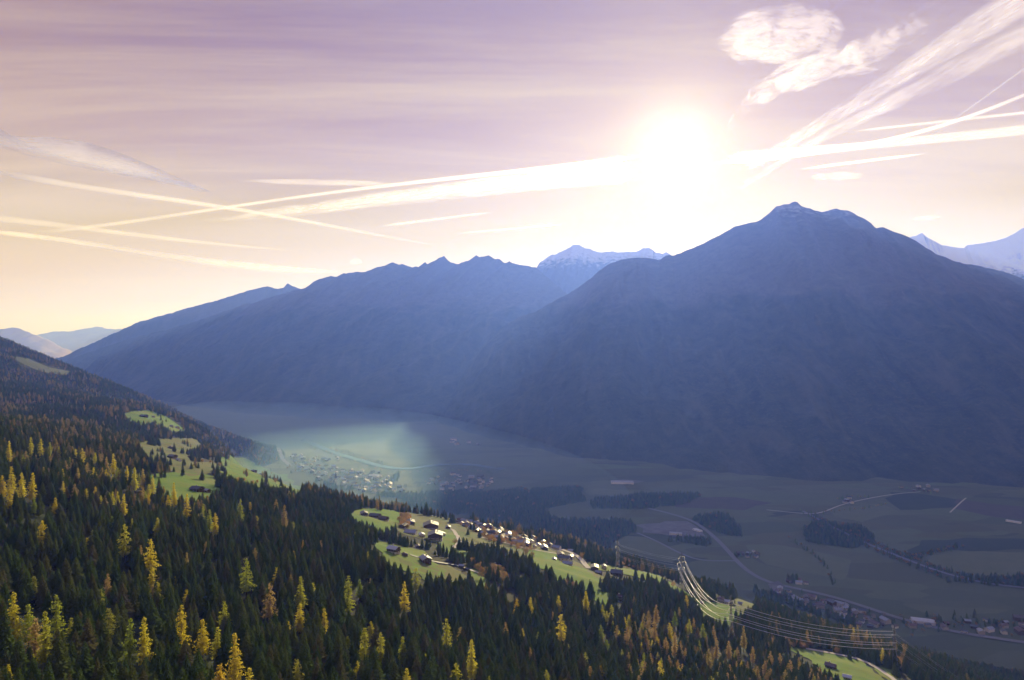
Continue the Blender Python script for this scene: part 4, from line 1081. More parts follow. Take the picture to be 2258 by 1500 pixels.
#  u, v(base), width in photo pixels, length factor, eave height, turn (deg), roof, wall, upper storey, name, label, category
NEAR = [
    (868, 1220, 30, 1.25, 5.6, 62, ROOF_PALE, WALL_WHITE, WALL_WOOD, "chalet", "large chalet with pale metal roof on the sunny slope", "house"),
    (893, 1227, 13, 1.0, 2.6, 40, ROOF_BROWN, WALL_WOOD, None, "shed", "small brown shed beside the pale roofed chalet", "shed"),
    (938, 1242, 29, 1.2, 5.4, 28, ROOF_GREY, WALL_WOOD, None, "farmhouse", "dark timber farmhouse with grey shingle roof on the tan slope", "house"),
    (922, 1209, 14, 1.2, 3.0, 15, ROOF_BROWN, WALL_WOOD, None, "hay_barn", "low brown barn in the trees above the timber farmhouse", "barn"),
    (803, 1138, 20, 1.2, 5.0, 20, ROOF_DARK, WALL_CREAM, WALL_WOOD, "farmhouse", "leftmost dark farmhouse of the three on the farm meadow", "house"),
    (827, 1143, 26, 1.4, 5.2, 75, ROOF_DARK, WALL_WHITE, WALL_WOOD, "farmhouse", "long dark roofed farmhouse in the middle of the farm meadow", "house"),
    (846, 1149, 22, 1.2, 5.0, 70, ROOF_BROWN, WALL_WHITE, WALL_WOOD, "farmhouse", "brown farmhouse lowest of the three on the farm meadow", "house"),
    (905, 1158, 22, 1.2, 6.0, 12, ROOF_DARK, WALL_WHITE, WALL_WOOD, "guest_house", "white guest house with dark roof above the sheet roofed hall", "house"),
    (890, 1166, 18, 1.2, 5.6, -20, ROOF_BROWN, WALL_CREAM, WALL_WOOD, "house", "cream house left of the sheet roofed hall", "house"),
    (906, 1178, 28, 1.3, 4.0, 80, ROOF_GREY, WALL_WHITE, None, "hall", "low hall with grey sheet roof left of the hotels", "hall"),
    (930, 1184, 15, 1.2, 4.0, 20, ROOF_PALE, WALL_WHITE, None, "house", "small house with bright roof between hall and hotels", "house"),
    (950, 1168, 36, 0.8, 8.5, 8, ROOF_DARK, WALL_WHITE, WALL_WOOD, "hotel", "upper dark timber hotel with wide roof", "hotel"),
    (960, 1190, 34, 0.9, 8.0, 4, ROOF_DARK, WALL_WHITE, WALL_WOOD, "hotel", "lower dark timber hotel at the meadow edge", "hotel"),
    (977, 1182, 12, 1.2, 4.0, 25, ROOF_PALE, WALL_WHITE, None, "house", "little white house touching the lime green meadow", "house"),
    (988, 1167, 12, 1.1, 4.4, 10, ROOF_DARK, WALL_WHITE, WALL_WOOD, "house", "dark roofed house at the top of the hairpin lane", "house"),
    (1243, 1238, 28, 1.3, 6.5, 78, ROOF_DARK, WALL_WHITE, None, "inn", "long white inn with dark roof in the white hamlet", "house"),
    (1236, 1229, 16, 1.2, 6.0, 10, ROOF_BROWN, WALL_WHITE, WALL_WOOD, "house", "brown roofed house behind the long white inn", "house"),
    (1258, 1234, 14, 1.2, 5.6, -15, ROOF_GREY, WALL_WHITE, WALL_WOOD, "house", "grey roofed house right of the long white inn", "house"),
    (1252, 1246, 24, 1.3, 3.2, 75, ROOF_GREY, WALL_WHITE, None, "garage_row", "low grey garage row in front of the long white inn", "garage"),
    (1222, 1236, 8, 1.1, 2.6, 0, ROOF_DARK, WALL_WOOD, None, "hut", "tiny dark hut left of the white hamlet", "hut"),
    (1311, 1259, 18, 1.2, 6.5, -5, ROOF_DARK, WALL_CREAM, WALL_WOOD, "house", "tall dark house at the end of the white lane", "house"),
    (1320, 1266, 17, 1.2, 3.2, 60, ROOF_GREY, WALL_WOOD, None, "shed", "grey lean shed below the tall dark house", "shed"),
    (1332, 1255, 10, 1.2, 5.0, 5, ROOF_DARK, WALL_CREAM, None, "house", "small dark house behind the tall one", "house"),
    (1360, 1270, 30, 1.0, 6.5, 70, ROOF_DARK, WALL_WOOD, None, "big_barn", "big black barn at the forest edge", "barn"),
    (1283, 1228, 10, 1.2, 3.4, 75, ROOF_PALE, WALL_WHITE, None, "house", "white roofed house alone beyond the white lane", "house"),
    (1258, 1217, 14, 1.6, 3.4, 80, ROOF_PALE, WALL_WHITE, None, "house", "long bright roof at the top of the white lane", "house"),
    (434, 1084, 28, 1.2, 4.6, 74, ROOF_DARK, WALL_WOOD, None, "dark_barn", "dark wide roofed barn below the left meadow", "barn"),
    (456, 1086, 16, 1.2, 3.4, 60, ROOF_GREY, WALL_WOOD, None, "shed", "grey shed right of the dark barn", "shed"),
    (380, 1012, 20, 1.2, 5.4, 70, ROOF_DARK, WALL_CREAM, WALL_WOOD, "farmhouse", "dark farmhouse in the tan hillside pasture", "house"),
    (394, 1018, 13, 1.2, 4.0, 60, ROOF_GREY, WALL_WHITE, None, "house", "white walled house below the pasture farmhouse", "house"),
    (376, 990, 14, 1.1, 4.6, 20, ROOF_BROWN, WALL_WOOD, None, "hay_barn", "brown barn on the upper tan pasture", "barn"),
    (418, 1010, 9, 1.1, 3.0, 40, ROOF_DARK, WALL_WOOD, None, "hut", "lone hut right of the pasture farmhouse", "hut"),
    (317, 920, 16, 1.3, 5.0, 78, ROOF_DARK, WALL_WOOD, None, "farmhouse", "dark farmhouse on the far bright strip", "house"),
    (338, 921, 8, 1.2, 4.0, 40, ROOF_GREY, WALL_CREAM, None, "house", "little house right of the far strip farmhouse", "house"),
    (378, 942, 10, 1.2, 4.6, 40, ROOF_DARK, WALL_CREAM, None, "house", "left house of two at the low end of the far strip", "house"),
    (391, 945, 11, 1.2, 4.6, 50, ROOF_GREY, WALL_CREAM, None, "house", "right house of two at the low end of the far strip", "house"),
    (560, 1042, 13, 1.2, 4.6, 60, ROOF_DARK, WALL_CREAM, WALL_WOOD, "farmhouse", "farmhouse on the small pasture near the silhouetted edge", "house"),
    (574, 1046, 9, 1.2, 3.6, 20, ROOF_DARK, WALL_WOOD, None, "hut", "dark hut beside the small pasture farmhouse", "hut"),
    (1366, 1322, 15, 1.2, 4.4, 60, ROOF_BROWN, WALL_WOOD, None, "house", "brown roofed house hidden in the forest clearing", "house"),
    (1589, 1326, 15, 1.2, 4.6, 65, ROOF_RED, WALL_WHITE, None, "house", "white house with reddish roof behind the cables", "house"),
    (1605, 1331, 18, 1.4, 4.0, 75, ROOF_PALE, WALL_WHITE, None, "house", "white long house beside the reddish one", "house"),
    (1632, 1334, 10, 1.2, 3.6, 70, ROOF_GREY, WALL_WHITE, None, "house", "grey house on the olive meadow by the pylon", "house"),
    (1548, 1333, 6, 1.2, 3.2, 10, ROOF_DARK, WALL_WOOD, None, "hut", "tiny hut in the meadow under the cables", "hut"),
    (1832, 1474, 26, 1.3, 4.2, 50, ROOF_BROWN, WALL_WOOD, None, "hay_barn", "brown barn by the white road at the lower right", "barn"),
    (1868, 1498, 20, 1.2, 3.4, 60, ROOF_PALE, WALL_WHITE, None, "shed", "white shed at the bottom edge below the brown barn", "shed"),
    (1018, 1252, 12, 1.2, 2.8, 65, ROOF_GREY, WALL_WOOD, None, "hut", "small hut beside the forest lane", "hut"),
]
for (u, v, wpx, lf, h, turn, roof, wall, upper, nm, lab, cat) in NEAR:
    p = hit(u, v)
    if p is None: continue
    wid = wpx * p.y / FPX
    t = math.radians(turn)
    # apparent width covers gable and side: solve for the gable width
    w = wid / (abs(math.cos(t)) + lf * abs(math.sin(t))) * 0.97
    big = wpx >= 12
    chalet(nm, lab, cat, "alpine farm buildings on the near slope", p, t, w, w * lf, h, roof, wall, upper=upper, windows=big, chimney=big and h > 4, rise=w * (.2 if h < 6 else .17))
    take(u, v, wpx * 1.1, (h + w * .2 + 1) * FPX / p.y, p, 0.62 * w * max(1, lf) + 1.5)

# village houses: shared meshes, one object each
TW = []
for (w, l, h) in ((10, 12, 5.5), (11, 15, 6.2), (9, 11, 5.0), (13, 18, 7.0)):
    walls = [MB().poly(*gable_wall(w, l, h, w * .24)).mesh("village_wall", mm) for mm in (WALL_WHITE, WALL_CREAM, WALL_WOOD)]
    roofs = [MB().poly(*gable_roof(w, l, h, w * .24)).mesh("village_roof", mm) for mm in (ROOF_GREY, ROOF_BROWN, ROOF_DARK, ROOF_GREY, ROOF_RED, ROOF_DARK, ROOF_BROWN)]
    TW.append((walls, roofs))
def village(poly, n, label, group, grow=1.0, dmin=15.0, rs=None):
    CLEARINGS.append(poly + [((poly[-1][0] + poly[0][0]) / 2, (poly[-1][1] + poly[0][1]) / 2)])
    us = [p[0] for p in poly]; vs = [p[1] for p in poly]
    placed = []; tries = 0; objs = []
    rs = rs or random.Random(len(poly) * 97 + n + int(us[0]))
    while len(placed) < n and tries < n * 60:
        tries += 1
        u, v = rs.uniform(min(us), max(us)), rs.uniform(min(vs), max(vs))
        if not in_poly([u], [v], poly)[0]: continue
        p = hit(u, v)
        if p is None or any((p.x - q[0]) ** 2 + (p.y - q[1]) ** 2 < q[2] ** 2 for q in placed + HOUSE_SPOTS): continue
        placed.append((p.x, p.y, dmin * grow))
        walls, roofs = rs.choice(TW)
        e = bpy.data.objects.new("village_house", None); COL.objects.link(e)
        e.location = p; e.rotation_euler = (0, 0, rs.uniform(-.5, .5) + rs.choice((0, math.pi / 2, math.pi / 4))); s = rs.uniform(.85, 1.25) * grow; e.scale = (s, s, s)
        e["label"] = label; e["category"] = "house"; e["group"] = group
        link("wall", rs.choice(walls), e); link("roof", rs.choice(roofs), e)
        OCC.append((p.x, p.y, 9 * grow)); objs.append((u, v, e))
    HOUSE_SPOTS.extend(placed)
    # rows front to back, then counted from the left as one sees them
    nr = 3 if len(objs) > 24 else 2 if len(objs) > 9 else 1
    objs.sort(key=lambda q: -q[1])
    per = math.ceil(len(objs) / nr) if objs else 1
    for r in range(nr):
        rw = sorted(objs[r * per:(r + 1) * per], key=lambda q: q[0])
        for k, q in enumerate(rw):
            row = {1: "", 2: ("front row, ", "back row, ")[min(r, 1)], 3: ("front row, ", "middle row, ", "back row, ")[r]}[nr]
            q[2]["label"] = "%s, %s%s from the left" % (label, row, ordinal(k + 1))
church_p = hit(738, 1068)
HOUSE_SPOTS.append((church_p.x, church_p.y, 34))
village([(628, 1014), (700, 1022), (800, 1040), (862, 1044), (858, 1066), (905, 1078), (885, 1088), (820, 1086), (760, 1078), (690, 1056)], 84, "small house of the sunlit town", "houses of the sunlit town", 1.3, 21)
village([(640, 1004), (720, 1008), (760, 1014), (720, 1018), (650, 1022)], 20, "house above the lit town", "houses above the lit town", 1.3, 24)
village([(935, 1056), (1000, 1046), (1095, 1056), (1085, 1074), (1045, 1086), (960, 1083)], 42, "house of the shaded village", "houses of the shaded village", 1.25, 20)
village([(990, 1140), (1050, 1153), (1120, 1174), (1170, 1188), (1240, 1212), (1226, 1220), (1150, 1204), (1090, 1190), (1040, 1172), (1010, 1158)], 76, "house of the terrace village", "houses of the terrace village", 0.66, 12)
village([(1690, 1296), (1760, 1308), (1850, 1332), (1950, 1366), (1990, 1386), (1900, 1384), (1800, 1346), (1720, 1322)], 40, "house below the main valley road", "houses below the valley road", 0.95, 17)
village([(1990, 1362), (2120, 1372), (2258, 1366), (2258, 1404), (2100, 1396), (2000, 1386)], 18, "dim house on the right valley floor", "houses at the right valley floor", 0.95, 26)
village([(1852, 1100), (1885, 1098), (1890, 1110), (1856, 1110)], 4, "building of the white valley farm", "white valley farm", 1.1, 22)
village([(1628, 1220), (1672, 1216), (1670, 1232), (1634, 1230)], 6, "building of the roadside farm", "farm right of the road", 1.0, 20)
village([(1735, 1280), (1775, 1278), (1778, 1290), (1740, 1290)], 4, "house in the dark copse", "houses in the dark copse", 1.0, 18)
village([(1965, 1070), (2060, 1074), (2075, 1088), (1990, 1088)], 7, "faint house at the mountain foot", "houses at the mountain foot", 1.1, 30)
village([(985, 968), (1030, 974), (1060, 984), (1000, 984)], 7, "faintest far house across the river", "far houses across the river", 1.6, 50)
e = bpy.data.objects.new("church", None); COL.objects.link(e); e.location = church_p; e.rotation_euler = (0, 0, 0.5)
e["label"] = "white church with tall dark pointed steeple in the lit town"; e["category"] = "church"
link("nave", MB().poly(*gable_wall(13, 30, 11, 9)).mesh("nave", WALL_WHITE), e)
link("roof", MB().poly(*gable_roof(13, 30, 11, 9, .6)).mesh("roof", ROOF_DARK), e)
tw = link("tower", MB().box(-4, 4, -24, -15.1, -4, 30).mesh("tower", WALL_WHITE), e)
link("belfry_opening", MB().box(-1, 1, -24.15, -23.9, 23, 27).mesh("belfry", GLASS), tw)
link("steeple", MB().poly([(-4.4, -24.4, 30.02), (4.4, -24.4, 30.02), (4.4, -14.7, 30.02), (-4.4, -14.7, 30.02), (0, -19.5, 62)], [(0, 1, 4), (1, 2, 4), (2, 3, 4), (3, 0, 4), (3, 2, 1, 0)]).mesh("steeple", ROOF_DARK), e)
link("cross", MB().box(-.15, .15, -19.65, -19.35, 61.8, 65).box(-1, 1, -19.64, -19.36, 63.4, 63.7).mesh("cross", ROOF_PALE), e)
def hall(name, label, u, v, w, l, h, turn, roof):
    p = hit(u, v)
    if p is None: return
    e = bpy.data.objects.new(name, None); COL.objects.link(e); e.location = p; e.rotation_euler = (0, 0, math.radians(turn))
    e["label"] = label; e["category"] = "hall"; e["group"] = "large halls on the valley floor"
    link("wall", MB().poly(*gable_wall(w, l, h, w * .08)).mesh("wall", WALL_WHITE), e)
    link("roof", MB().poly(*gable_roof(w, l, h, w * .08, .5)).mesh("roof", roof), e)
    HOUSE_SPOTS.append((p.x, p.y, l * .5)); OCC.append((p.x, p.y, l * .5))
hall("works_hall", "wide pale flat works hall in the shaded valley", 1372, 1066, 40, 100, 8, 84, ROOF_GREY)
hall("long_barn", "long white roofed barn at the right edge", 2235, 1152, 13, 44, 5, 40, ROOF_PALE)
hall("works_shed", "grey hall in the gravel works", 1490, 1180, 18, 40, 7, 75, ROOF_GREY)
hall("timber_hall", "pale hall beside the gravel works road", 1538, 1172, 16, 30, 6, 30, ROOF_PALE)
hall("market_hall", "pale roofed hall in the lower right village", 2035, 1374, 22, 46, 7, 70, ROOF_PALE)
hall("town_hall", "bright roofed hall in the lit town", 828, 1052, 26, 60, 9, 80, ROOF_PALE)

# ---------------------------------------------------------------- autumn broadleaf trees by the houses
BROAD_PX = [(1145, 1213, 3), (1152, 1226, 2), (1003, 1206, 1), (1062, 1262, 2), (1080, 1268, 2), (1095, 1272, 2), (1108, 1284, 2), (1040, 1248, 2), (1070, 1280, 1), (1255, 1295, 2), (1170, 1232, 2),
            (900, 1140, 2), (880, 1152, 2), (870, 1116, 2), (850, 1112, 2), (1030, 1172, 2), (1060, 1176, 2), (1090, 1182, 2), (1108, 1196, 2), (1140, 1192, 2), (1320, 1236, 3), (1350, 1240, 3), (1380, 1246, 3), (1290, 1236, 2), (1420, 1254, 3),
            (1450, 1262, 2), (560, 1072, 2), (530, 1068, 2), (485, 1030, 2), (455, 1022, 2), (600, 1066, 2), (1690, 1440, 2), (1760, 1424, 3), (1840, 1444, 2), (1990, 1470, 3), (1490, 1300, 2)]
nb_ = 0
AUT = []
for (u, v, n) in BROAD_PX:
    for k in range(n):
        p = hit(u + random.uniform(-9, 9), v + random.uniform(-3, 3))
        if p is None or any((p.x - x) ** 2 + (p.y - y) ** 2 < (r * .6 + 2) ** 2 for x, y, r in OCC): continue
        hh = random.uniform(8, 13)
        tree("autumn_tree", random.choice(BROAD), p.x, p.y, hh, random.uniform(0, 6.28), "round rusty autumn tree", "tree", "rusty broadleaf trees on the near slope")
        AUT.append((p.x / p.y, bpy.data.objects[-1] if False else COL.objects[-3]))
        OCC.append((p.x, p.y, 3.5)); nb_ += 1

for k, (q, o) in enumerate(sorted(AUT, key=lambda z: z[0])):
    o["label"] = "round rusty broadleaf tree by the slope meadows, %s counted from the left" % ordinal(k + 1)

# ---------------------------------------------------------------- spruce wood of the near slope
SET = []
for step, ya, yb in ((5.9, 230, 620), (6.4, 620, 1000), (8.0, 1000, 1700), (10.5, 1700, 2700), (14.0, 2700, 4300)):
    X, Y, Z = cand(step, ya, yb)
    grow = {5.9: 1.0, 6.4: 1.0, 8.0: 1.0, 10.5: 1.05, 14.0: 1.15}[step]
    hts = (10 + 9 * vnoise(X / 60, Y / 60, 77) + rng.normal(0, 3.8, len(X))).clip(5, 27) * grow
    ok = visible(X, Y, Z, hts)
    X, Y, Z, hts = X[ok], Y[ok], Z[ok], hts[ok]
    ok = clear_mask(X, Y, Z, hts) & road_clear(X, Y)
    # ragged gaps
    ok &= (fbm(X / 38, Y / 38, 55, 3) > -0.40)
    X, Y, Z, hts = X[ok], Y[ok], Z[ok], hts[ok]
    SET.append(np.stack([X, Y, Z, hts], -1))
TREES = np.concatenate(SET)
occ = np.array(OCC)
keep = np.ones(len(TREES), bool)
for x, y, r in OCC:
    keep &= (TREES[:, 0] - x) ** 2 + (TREES[:, 1] - y) ** 2 > r * r
TREES = TREES[keep]
tu, tv = pix(TREES[:, 0], TREES[:, 1], TREES[:, 2] + TREES[:, 3])
# share of larch by place
share = np.full(len(TREES), 0.012)
fn = fbm(TREES[:, 0] / 130, TREES[:, 1] / 130, 91, 3)
crest = (tu < 460) & (TREES[:, 1] > 640) & (TREES[:, 1] < 1000)
share = np.where(crest, np.where(fn > 0.0, 0.28, 0.06), share)
share = np.where((tu > 1380) & (tu < 2000) & (tv > 1330), 0.07 + 0.26 * (fn > 0.12), share)
share = np.where((tu > 1050) & (tu <= 1380) & (tv > 1300), 0.035 + 0.10 * (fn > 0.2), share)
share = np.where(TREES[:, 1] > 1100, 0.07 + 0.30 * (fn > 0.05), share)
share = np.where((TREES[:, 1] > 1100) & (fn < -0.15), 0.02, share)
is_larch = rng.random(len(TREES)) < share
dist = np.linalg.norm(TREES[:, :2], axis=1)
app = TREES[:, 3] / dist
inframe = (tu > 4) & (tu < 2254) & (tv < 1490) & (tv > 760)

def rows(sel, nvar, T):
    n = int(sel.sum())
    return np.stack([T[sel, 0], T[sel, 1], T[sel, 2] - .1, T[sel, 3] / 20.0, rng.uniform(1.0, 1.45, n), rng.uniform(0, 6.28, n), rng.integers(0, nvar, n)], -1)
MU = np.array([q[0] for q in MARKS]); MV = np.array([q[1] for q in MARKS])
COUNT = {}
def by_mark(what, u, v):
    """what stands next to the nearest larch one can point at, and which one of its kind on that side"""
    k = int(np.argmin((MU - u) ** 2 + (MV - v) ** 2))
    dx, dy = u - MU[k], v - MV[k]
    side = ("left of" if dx < 0 else "right of") if abs(dx) > abs(dy) else ("behind" if dy < 0 else "below")
    key = (what, k, side); COUNT[key] = COUNT.get(key, 0) + 1
    return "%s %s %s the %s" % (ordinal(COUNT[key]), what, side, MARKS[k][2])
def nearest_first(idx):
    """trees counted from their landmark outwards"""
    d = np.min((MU[None] - tu[idx][:, None]) ** 2 + (MV[None] - tv[idx][:, None] - 12) ** 2, axis=1)
    return idx[np.argsort(d)]
# individuals: the 300 spruces and the remaining larches that show largest
taken = np.zeros(len(TREES), bool)
order = nearest_first(np.argsort(-(app * inframe * (~is_larch)))[:300])
for i in order:
    x, y, z, hh = TREES[i]
    tree("spruce_tree", random.choice(SPRUCE), x, y, hh, random.uniform(0, 6.28), by_mark("spruce", tu[i], tv[i] + 12), "tree", "dark spruces of the near forest", random.uniform(1.0, 1.45), z)
    taken[i] = True
order = nearest_first(np.argsort(-(app * inframe * is_larch))[:300 - n_larch])
for i in order:
    x, y, z, hh = TREES[i]
    c = "rust" if (tu[i] > 1380 and random.random() < .6) else random.choice(("gold", "lime", "rust") if y < 1000 else ("rust", "rust", "gold"))
    cw = {"gold": "golden", "lime": "olive", "rust": "rusty"}[c]
    tree("larch_tree", random.choice(LARCH[c]), x, y, hh * .95, random.uniform(0, 6.28), by_mark("small %s larch" % cw, tu[i], tv[i] + 12), "tree", "scattered %s larches" % cw, random.uniform(.9, 1.2), z)
    taken[i] = True
rest = ~taken
forest("spruce_forest", "dense dark spruce forest covering the near hillside", rows(rest & ~is_larch, 4, TREES), SPRUCE)
forest("larch_forest", "brownish larches mixed into the far hillside forest", rows(rest & is_larch, 4, TREES), LARCH_MIX)

# ---------------------------------------------------------------- woods on the valley floor
WOODS = [
    ([(830, 1090), (900, 1092), (960, 1090), (1100, 1084), (1200, 1078), (1270, 1078), (1285, 1108), (1200, 1124), (1240, 1150), (1390, 1152), (1402, 1172), (1340, 1200), (1330, 1215), (1240, 1200), (1150, 1180), (1100, 1150), (1000, 1135), (880, 1118)], 11.0),
    ([(1300, 1106), (1400, 1094), (1480, 1092), (1545, 1096), (1520, 1110), (1420, 1122), (1310, 1120)], 12.0),
    ([(1525, 1142), (1575, 1136), (1605, 1138), (1642, 1170), (1640, 1184), (1565, 1178)], 11.0),
    ([(1776, 1164), (1800, 1158), (1846, 1160), (1870, 1180), (1900, 1196), (1910, 1208), (1840, 1204), (1776, 1196)], 10.0),
    ([(1856, 1158), (1895, 1158), (1930, 1184), (1926, 1196), (1900, 1188)], 10.0),
    ([(2050, 1296), (2130, 1276), (2200, 1270), (2300, 1272), (2300, 1302), (2190, 1300), (2100, 1284)], 10.0),
    ([(1735, 1274), (1770, 1274), (1772, 1284), (1738, 1284)], 8.0),
    ([(1470, 1196), (1540, 1190), (1570, 1196), (1560, 1206), (1490, 1204)], 11.0),
    ([(690, 1062), (730, 1072), (780, 1080), (760, 1084), (700, 1070)], 14.0),
    ([(845, 1056), (880, 1046), (884, 1056), (862, 1068)], 14.0),
    ([(1290, 1226), (1360, 1232), (1420, 1244), (1470, 1262), (1440, 1262), (1360, 1246)], 9.0),
    ([(1660, 1296), (1700, 1312), (1760, 1330), (1820, 1350), (1900, 1392), (1860, 1388), (1780, 1358), (1690, 1330)], 10.0),
]
WP = []
for poly, step in WOODS:
    wp = [hit(*p) for p in poly]; wp = [(p.x, p.y) for p in wp if p is not None]
    xs = [p[0] for p in wp]; ys = [p[1] for p in wp]
    gx, gy = np.meshgrid(np.arange(min(xs), max(xs), step), np.arange(min(ys), max(ys), step))
    gx = gx.ravel() + rng.uniform(-.45, .45, gx.size) * step; gy = gy.ravel() + rng.uniform(-.45, .45, gy.size) * step
    wob = 55 * fbm(gx / 110, gy / 110, 8, 3)
    ok = in_poly(gx + wob, gy + wob, wp) & (H(gx, gy) < FLOOR + 60)
    WP.append(np.stack([gx[ok], gy[ok], H(gx[ok], gy[ok]), rng.uniform(14, 24, ok.sum())], -1))
# trees lining the brook and the rail bed, hedges and single trees between fields
for line, w, n in (([(1770, 1128), (1830, 1156), (1900, 1190), (1990, 1226), (2080, 1260), (2180, 1284), (2300, 1296)], 16, 330), ([(1780, 1136), (1830, 1164), (1900, 1202), (1990, 1240), (2080, 1274)], 12, 150),
                   ([(2000, 1236), (2060, 1220), (2120, 1206)], 14, 60), ([(1740, 1190), (1790, 1220), (1830, 1262), (1838, 1290)], 8, 34), ([(660, 968), (720, 986), (800, 1012), (850, 1026)], 30, 110), ([(690, 988), (760, 1012), (840, 1038), (900, 1042)], 26, 90),
                   ([(1800, 1134), (1900, 1124), (1960, 1112)], 8, 24), ([(1850, 1100), (1900, 1096)], 22, 22), ([(1980, 1076), (2070, 1088)], 24, 26), ([(900, 1044), (1000, 1036), (1110, 1046)], 25, 70), ([(1700, 1306), (1840, 1342), (1990, 1380)], 40, 90),
                   ([(2000, 1372), (2258, 1384)], 50, 110), ([(640, 1024), (860, 1078)], 150, 170), ([(950, 1066), (1080, 1066)], 120, 90), ([(1620, 1228), (1680, 1224)], 16, 14)):
    L, _ = polyline([hit(*p)[:2] for p in line], n)
    x = L[:, 0] + rng.normal(0, w * .5, n); y = L[:, 1] + rng.normal(0, w * .5, n)
    ok = np.ones(n, bool)
    for hx, hy, hr in HOUSE_SPOTS: ok &= (x - hx) ** 2 + (y - hy) ** 2 > 11 ** 2
    ok &= rng.random(n) > 0.15
    x, y = x[ok], y[ok]
    WP.append(np.stack([x, y, H(x, y), rng.uniform(8, 17, len(x))], -1))
WP = np.concatenate(WP)
ok = road_clear(WP[:, 0], WP[:, 1], 2.0)
WP = WP[ok]
br = rng.random(len(WP)) < np.where(WP[:, 3] < 14, 0.45, 0.015)
forest("valley_wood", "dark spruce copses and wood on the shaded valley floor", rows(~br, 4, WP), SPRUCE)
rb = rows(br, 3, WP); rb[:, 3] = WP[br, 3] / 13.0
forest("valley_broadleaf_wood", "leafy brook and garden trees on the valley floor", rb, BROAD)

# shrubs and young trees on cleared edges of the near slope
sx = []
for poly in ([(1040, 1242), (1110, 1262), (1120, 1284), (1060, 1272)], [(1290, 1232), (1440, 1252), (1500, 1272), (1420, 1262), (1310, 1244)], [(1700, 1412), (1800, 1426), (1780, 1436), (1700, 1426)], [(1050, 1178), (1180, 1206), (1160, 1214), (1060, 1192)], [(990, 1150), (1120, 1172), (1180, 1194), (1100, 1186)], [(1010, 1160), (1110, 1180), (1230, 1214), (1180, 1218), (1080, 1196)], [(1060, 1160), (1160, 1186), (1240, 1212), (1180, 1200)], [(1240, 1214), (1330, 1240), (1420, 1256), (1340, 1250)], [(880, 1140), (905, 1140), (900, 1170), (884, 1164)], [(1960, 1452), (2010, 1452), (2010, 1480), (1970, 1476)]):
    us = [p[0] for p in poly]; vs = [p[1] for p in poly]
    for _ in range(170):
        u, v = random.uniform(min(us), max(us)), random.uniform(min(vs), max(vs))
        if not in_poly([u], [v], poly)[0]: continue
        p = hit(u, v)
        if p is not None and all((p.x - x) ** 2 + (p.y - y) ** 2 > (r * .7 + 1) ** 2 for x, y, r in OCC): sx.append((p.x, p.y, p.z, random.uniform(4, 9)))
sx = np.array(sx)
rb = rows(np.ones(len(sx), bool), 3, sx); rb[:, 3] = sx[:, 3] / 11.0
forest("slope_shrubs", "brown leafless shrubs along lanes of the near slope", rb, BROAD)

# ---------------------------------------------------------------- power line
STEEL = flat_mat("galvanised_steel", (0.16, 0.165, 0.17), 0.6, 0.4, 0.08, 0.3)
CABLE = flat_mat("aluminium_cable", (0.85, 0.83, 0.78), 0.40, 0.6, 0.02, 0.5)
PORC = flat_mat("porcelain_insulator", (0.50, 0.50, 0.48), 0.4, 0.5, 0.04)
ARMS = ((30.0, 5.2), (38.0, 7.4), (46.0, 5.0))          # height, half length of the three cross-arms
HT = 53.0
def pylon(label, base, rz):
    e = bpy.data.objects.new("pylon", None); COL.objects.link(e); e.location = base; e.rotation_euler = (0, 0, rz)
    e["label"] = label; e["category"] = "pylon"; e["group"] = "lattice pylons of the power line"
    def half(z): return 3.4 * (1 - z / 30.0) + 0.9 * (z / 30.0) if z < 30 else 0.9 - 0.75 * (z - 30) / (HT - 30)
    zs = [-2, 6, 12, 17.5, 22.5, 26.5, 30, 34, 38, 42, 46, 50, HT]
    for sx_, sy_ in ((-1, -1), (1, -1), (1, 1), (-1, 1)):
        lb = MB()
        for z0_, z1_ in zip(zs[:-1], zs[1:]): lb.bar((sx_ * half(z0_), sy_ * half(z0_), z0_), (sx_ * half(z1_), sy_ * half(z1_), z1_), .13)
        link("leg", lb.mesh("leg", STEEL), e)
    br_ = MB()
    for z0_, z1_ in zip(zs[:-1], zs[1:]):
        a, c = half(z0_), half(z1_)
        for (p, q) in (((-1, -1), (1, -1)), ((1, -1), (1, 1)), ((1, 1), (-1, 1)), ((-1, 1), (-1, -1))):
            br_.bar((p[0] * a, p[1] * a, z0_), (q[0] * c, q[1] * c, z1_), .07); br_.bar((q[0] * a, q[1] * a, z0_), (p[0] * c, p[1] * c, z1_), .07)
            br_.bar((p[0] * c, p[1] * c, z1_), (q[0] * c, q[1] * c, z1_), .07)
    link("lattice", br_.mesh("lattice", STEEL), e)
    ends = []
    for z, r in ARMS:
        am = MB()
        for s in (-1, 1):
            for yy in (-.7, .7):
                am.bar((0, yy, z), (s * r, 0, z), .10); am.bar((0, yy * .8, z + 1.8), (s * r, 0, z), .08)
        link("crossarm", am.mesh("crossarm", STEEL), e)
        for s in (-1, 1):
            im = MB()
            for k in range(8): im.bar((s * r, 0, z - .25 - k * .45), (s * r, 0, z - .5 - k * .45), (.15 if k % 2 == 0 else .10))
            link("insulator", im.mesh("insulator", PORC), e)
            ends.append((s, z - 4.0, r))
    M = Matrix.Rotation(rz, 3, 'Z')
    return [Vector(base) + M @ Vector((s * r, 0, z)) for s, z, r in ends]
def pylon_base(u, vhead, Y):
    p = Vector(pt(u, vhead, Y))
    return p, float(H(p.x, p.y))
PYL = []
PSPEC = [("off", None), ("pylon at the lower right with white insulators, nearest to the camera", (1972, 1404, 905)), ("middle pylon in the bright meadow under the cables", (1612, 1342, 985)),
         ("pylon standing at the shaded slope foot, third along the line", (1503, 1240, 1430)), ("far pylon on the valley floor, last of the line", (1362, 1207, 2050))]
pos_ = [Vector((1010, 640, 0))]
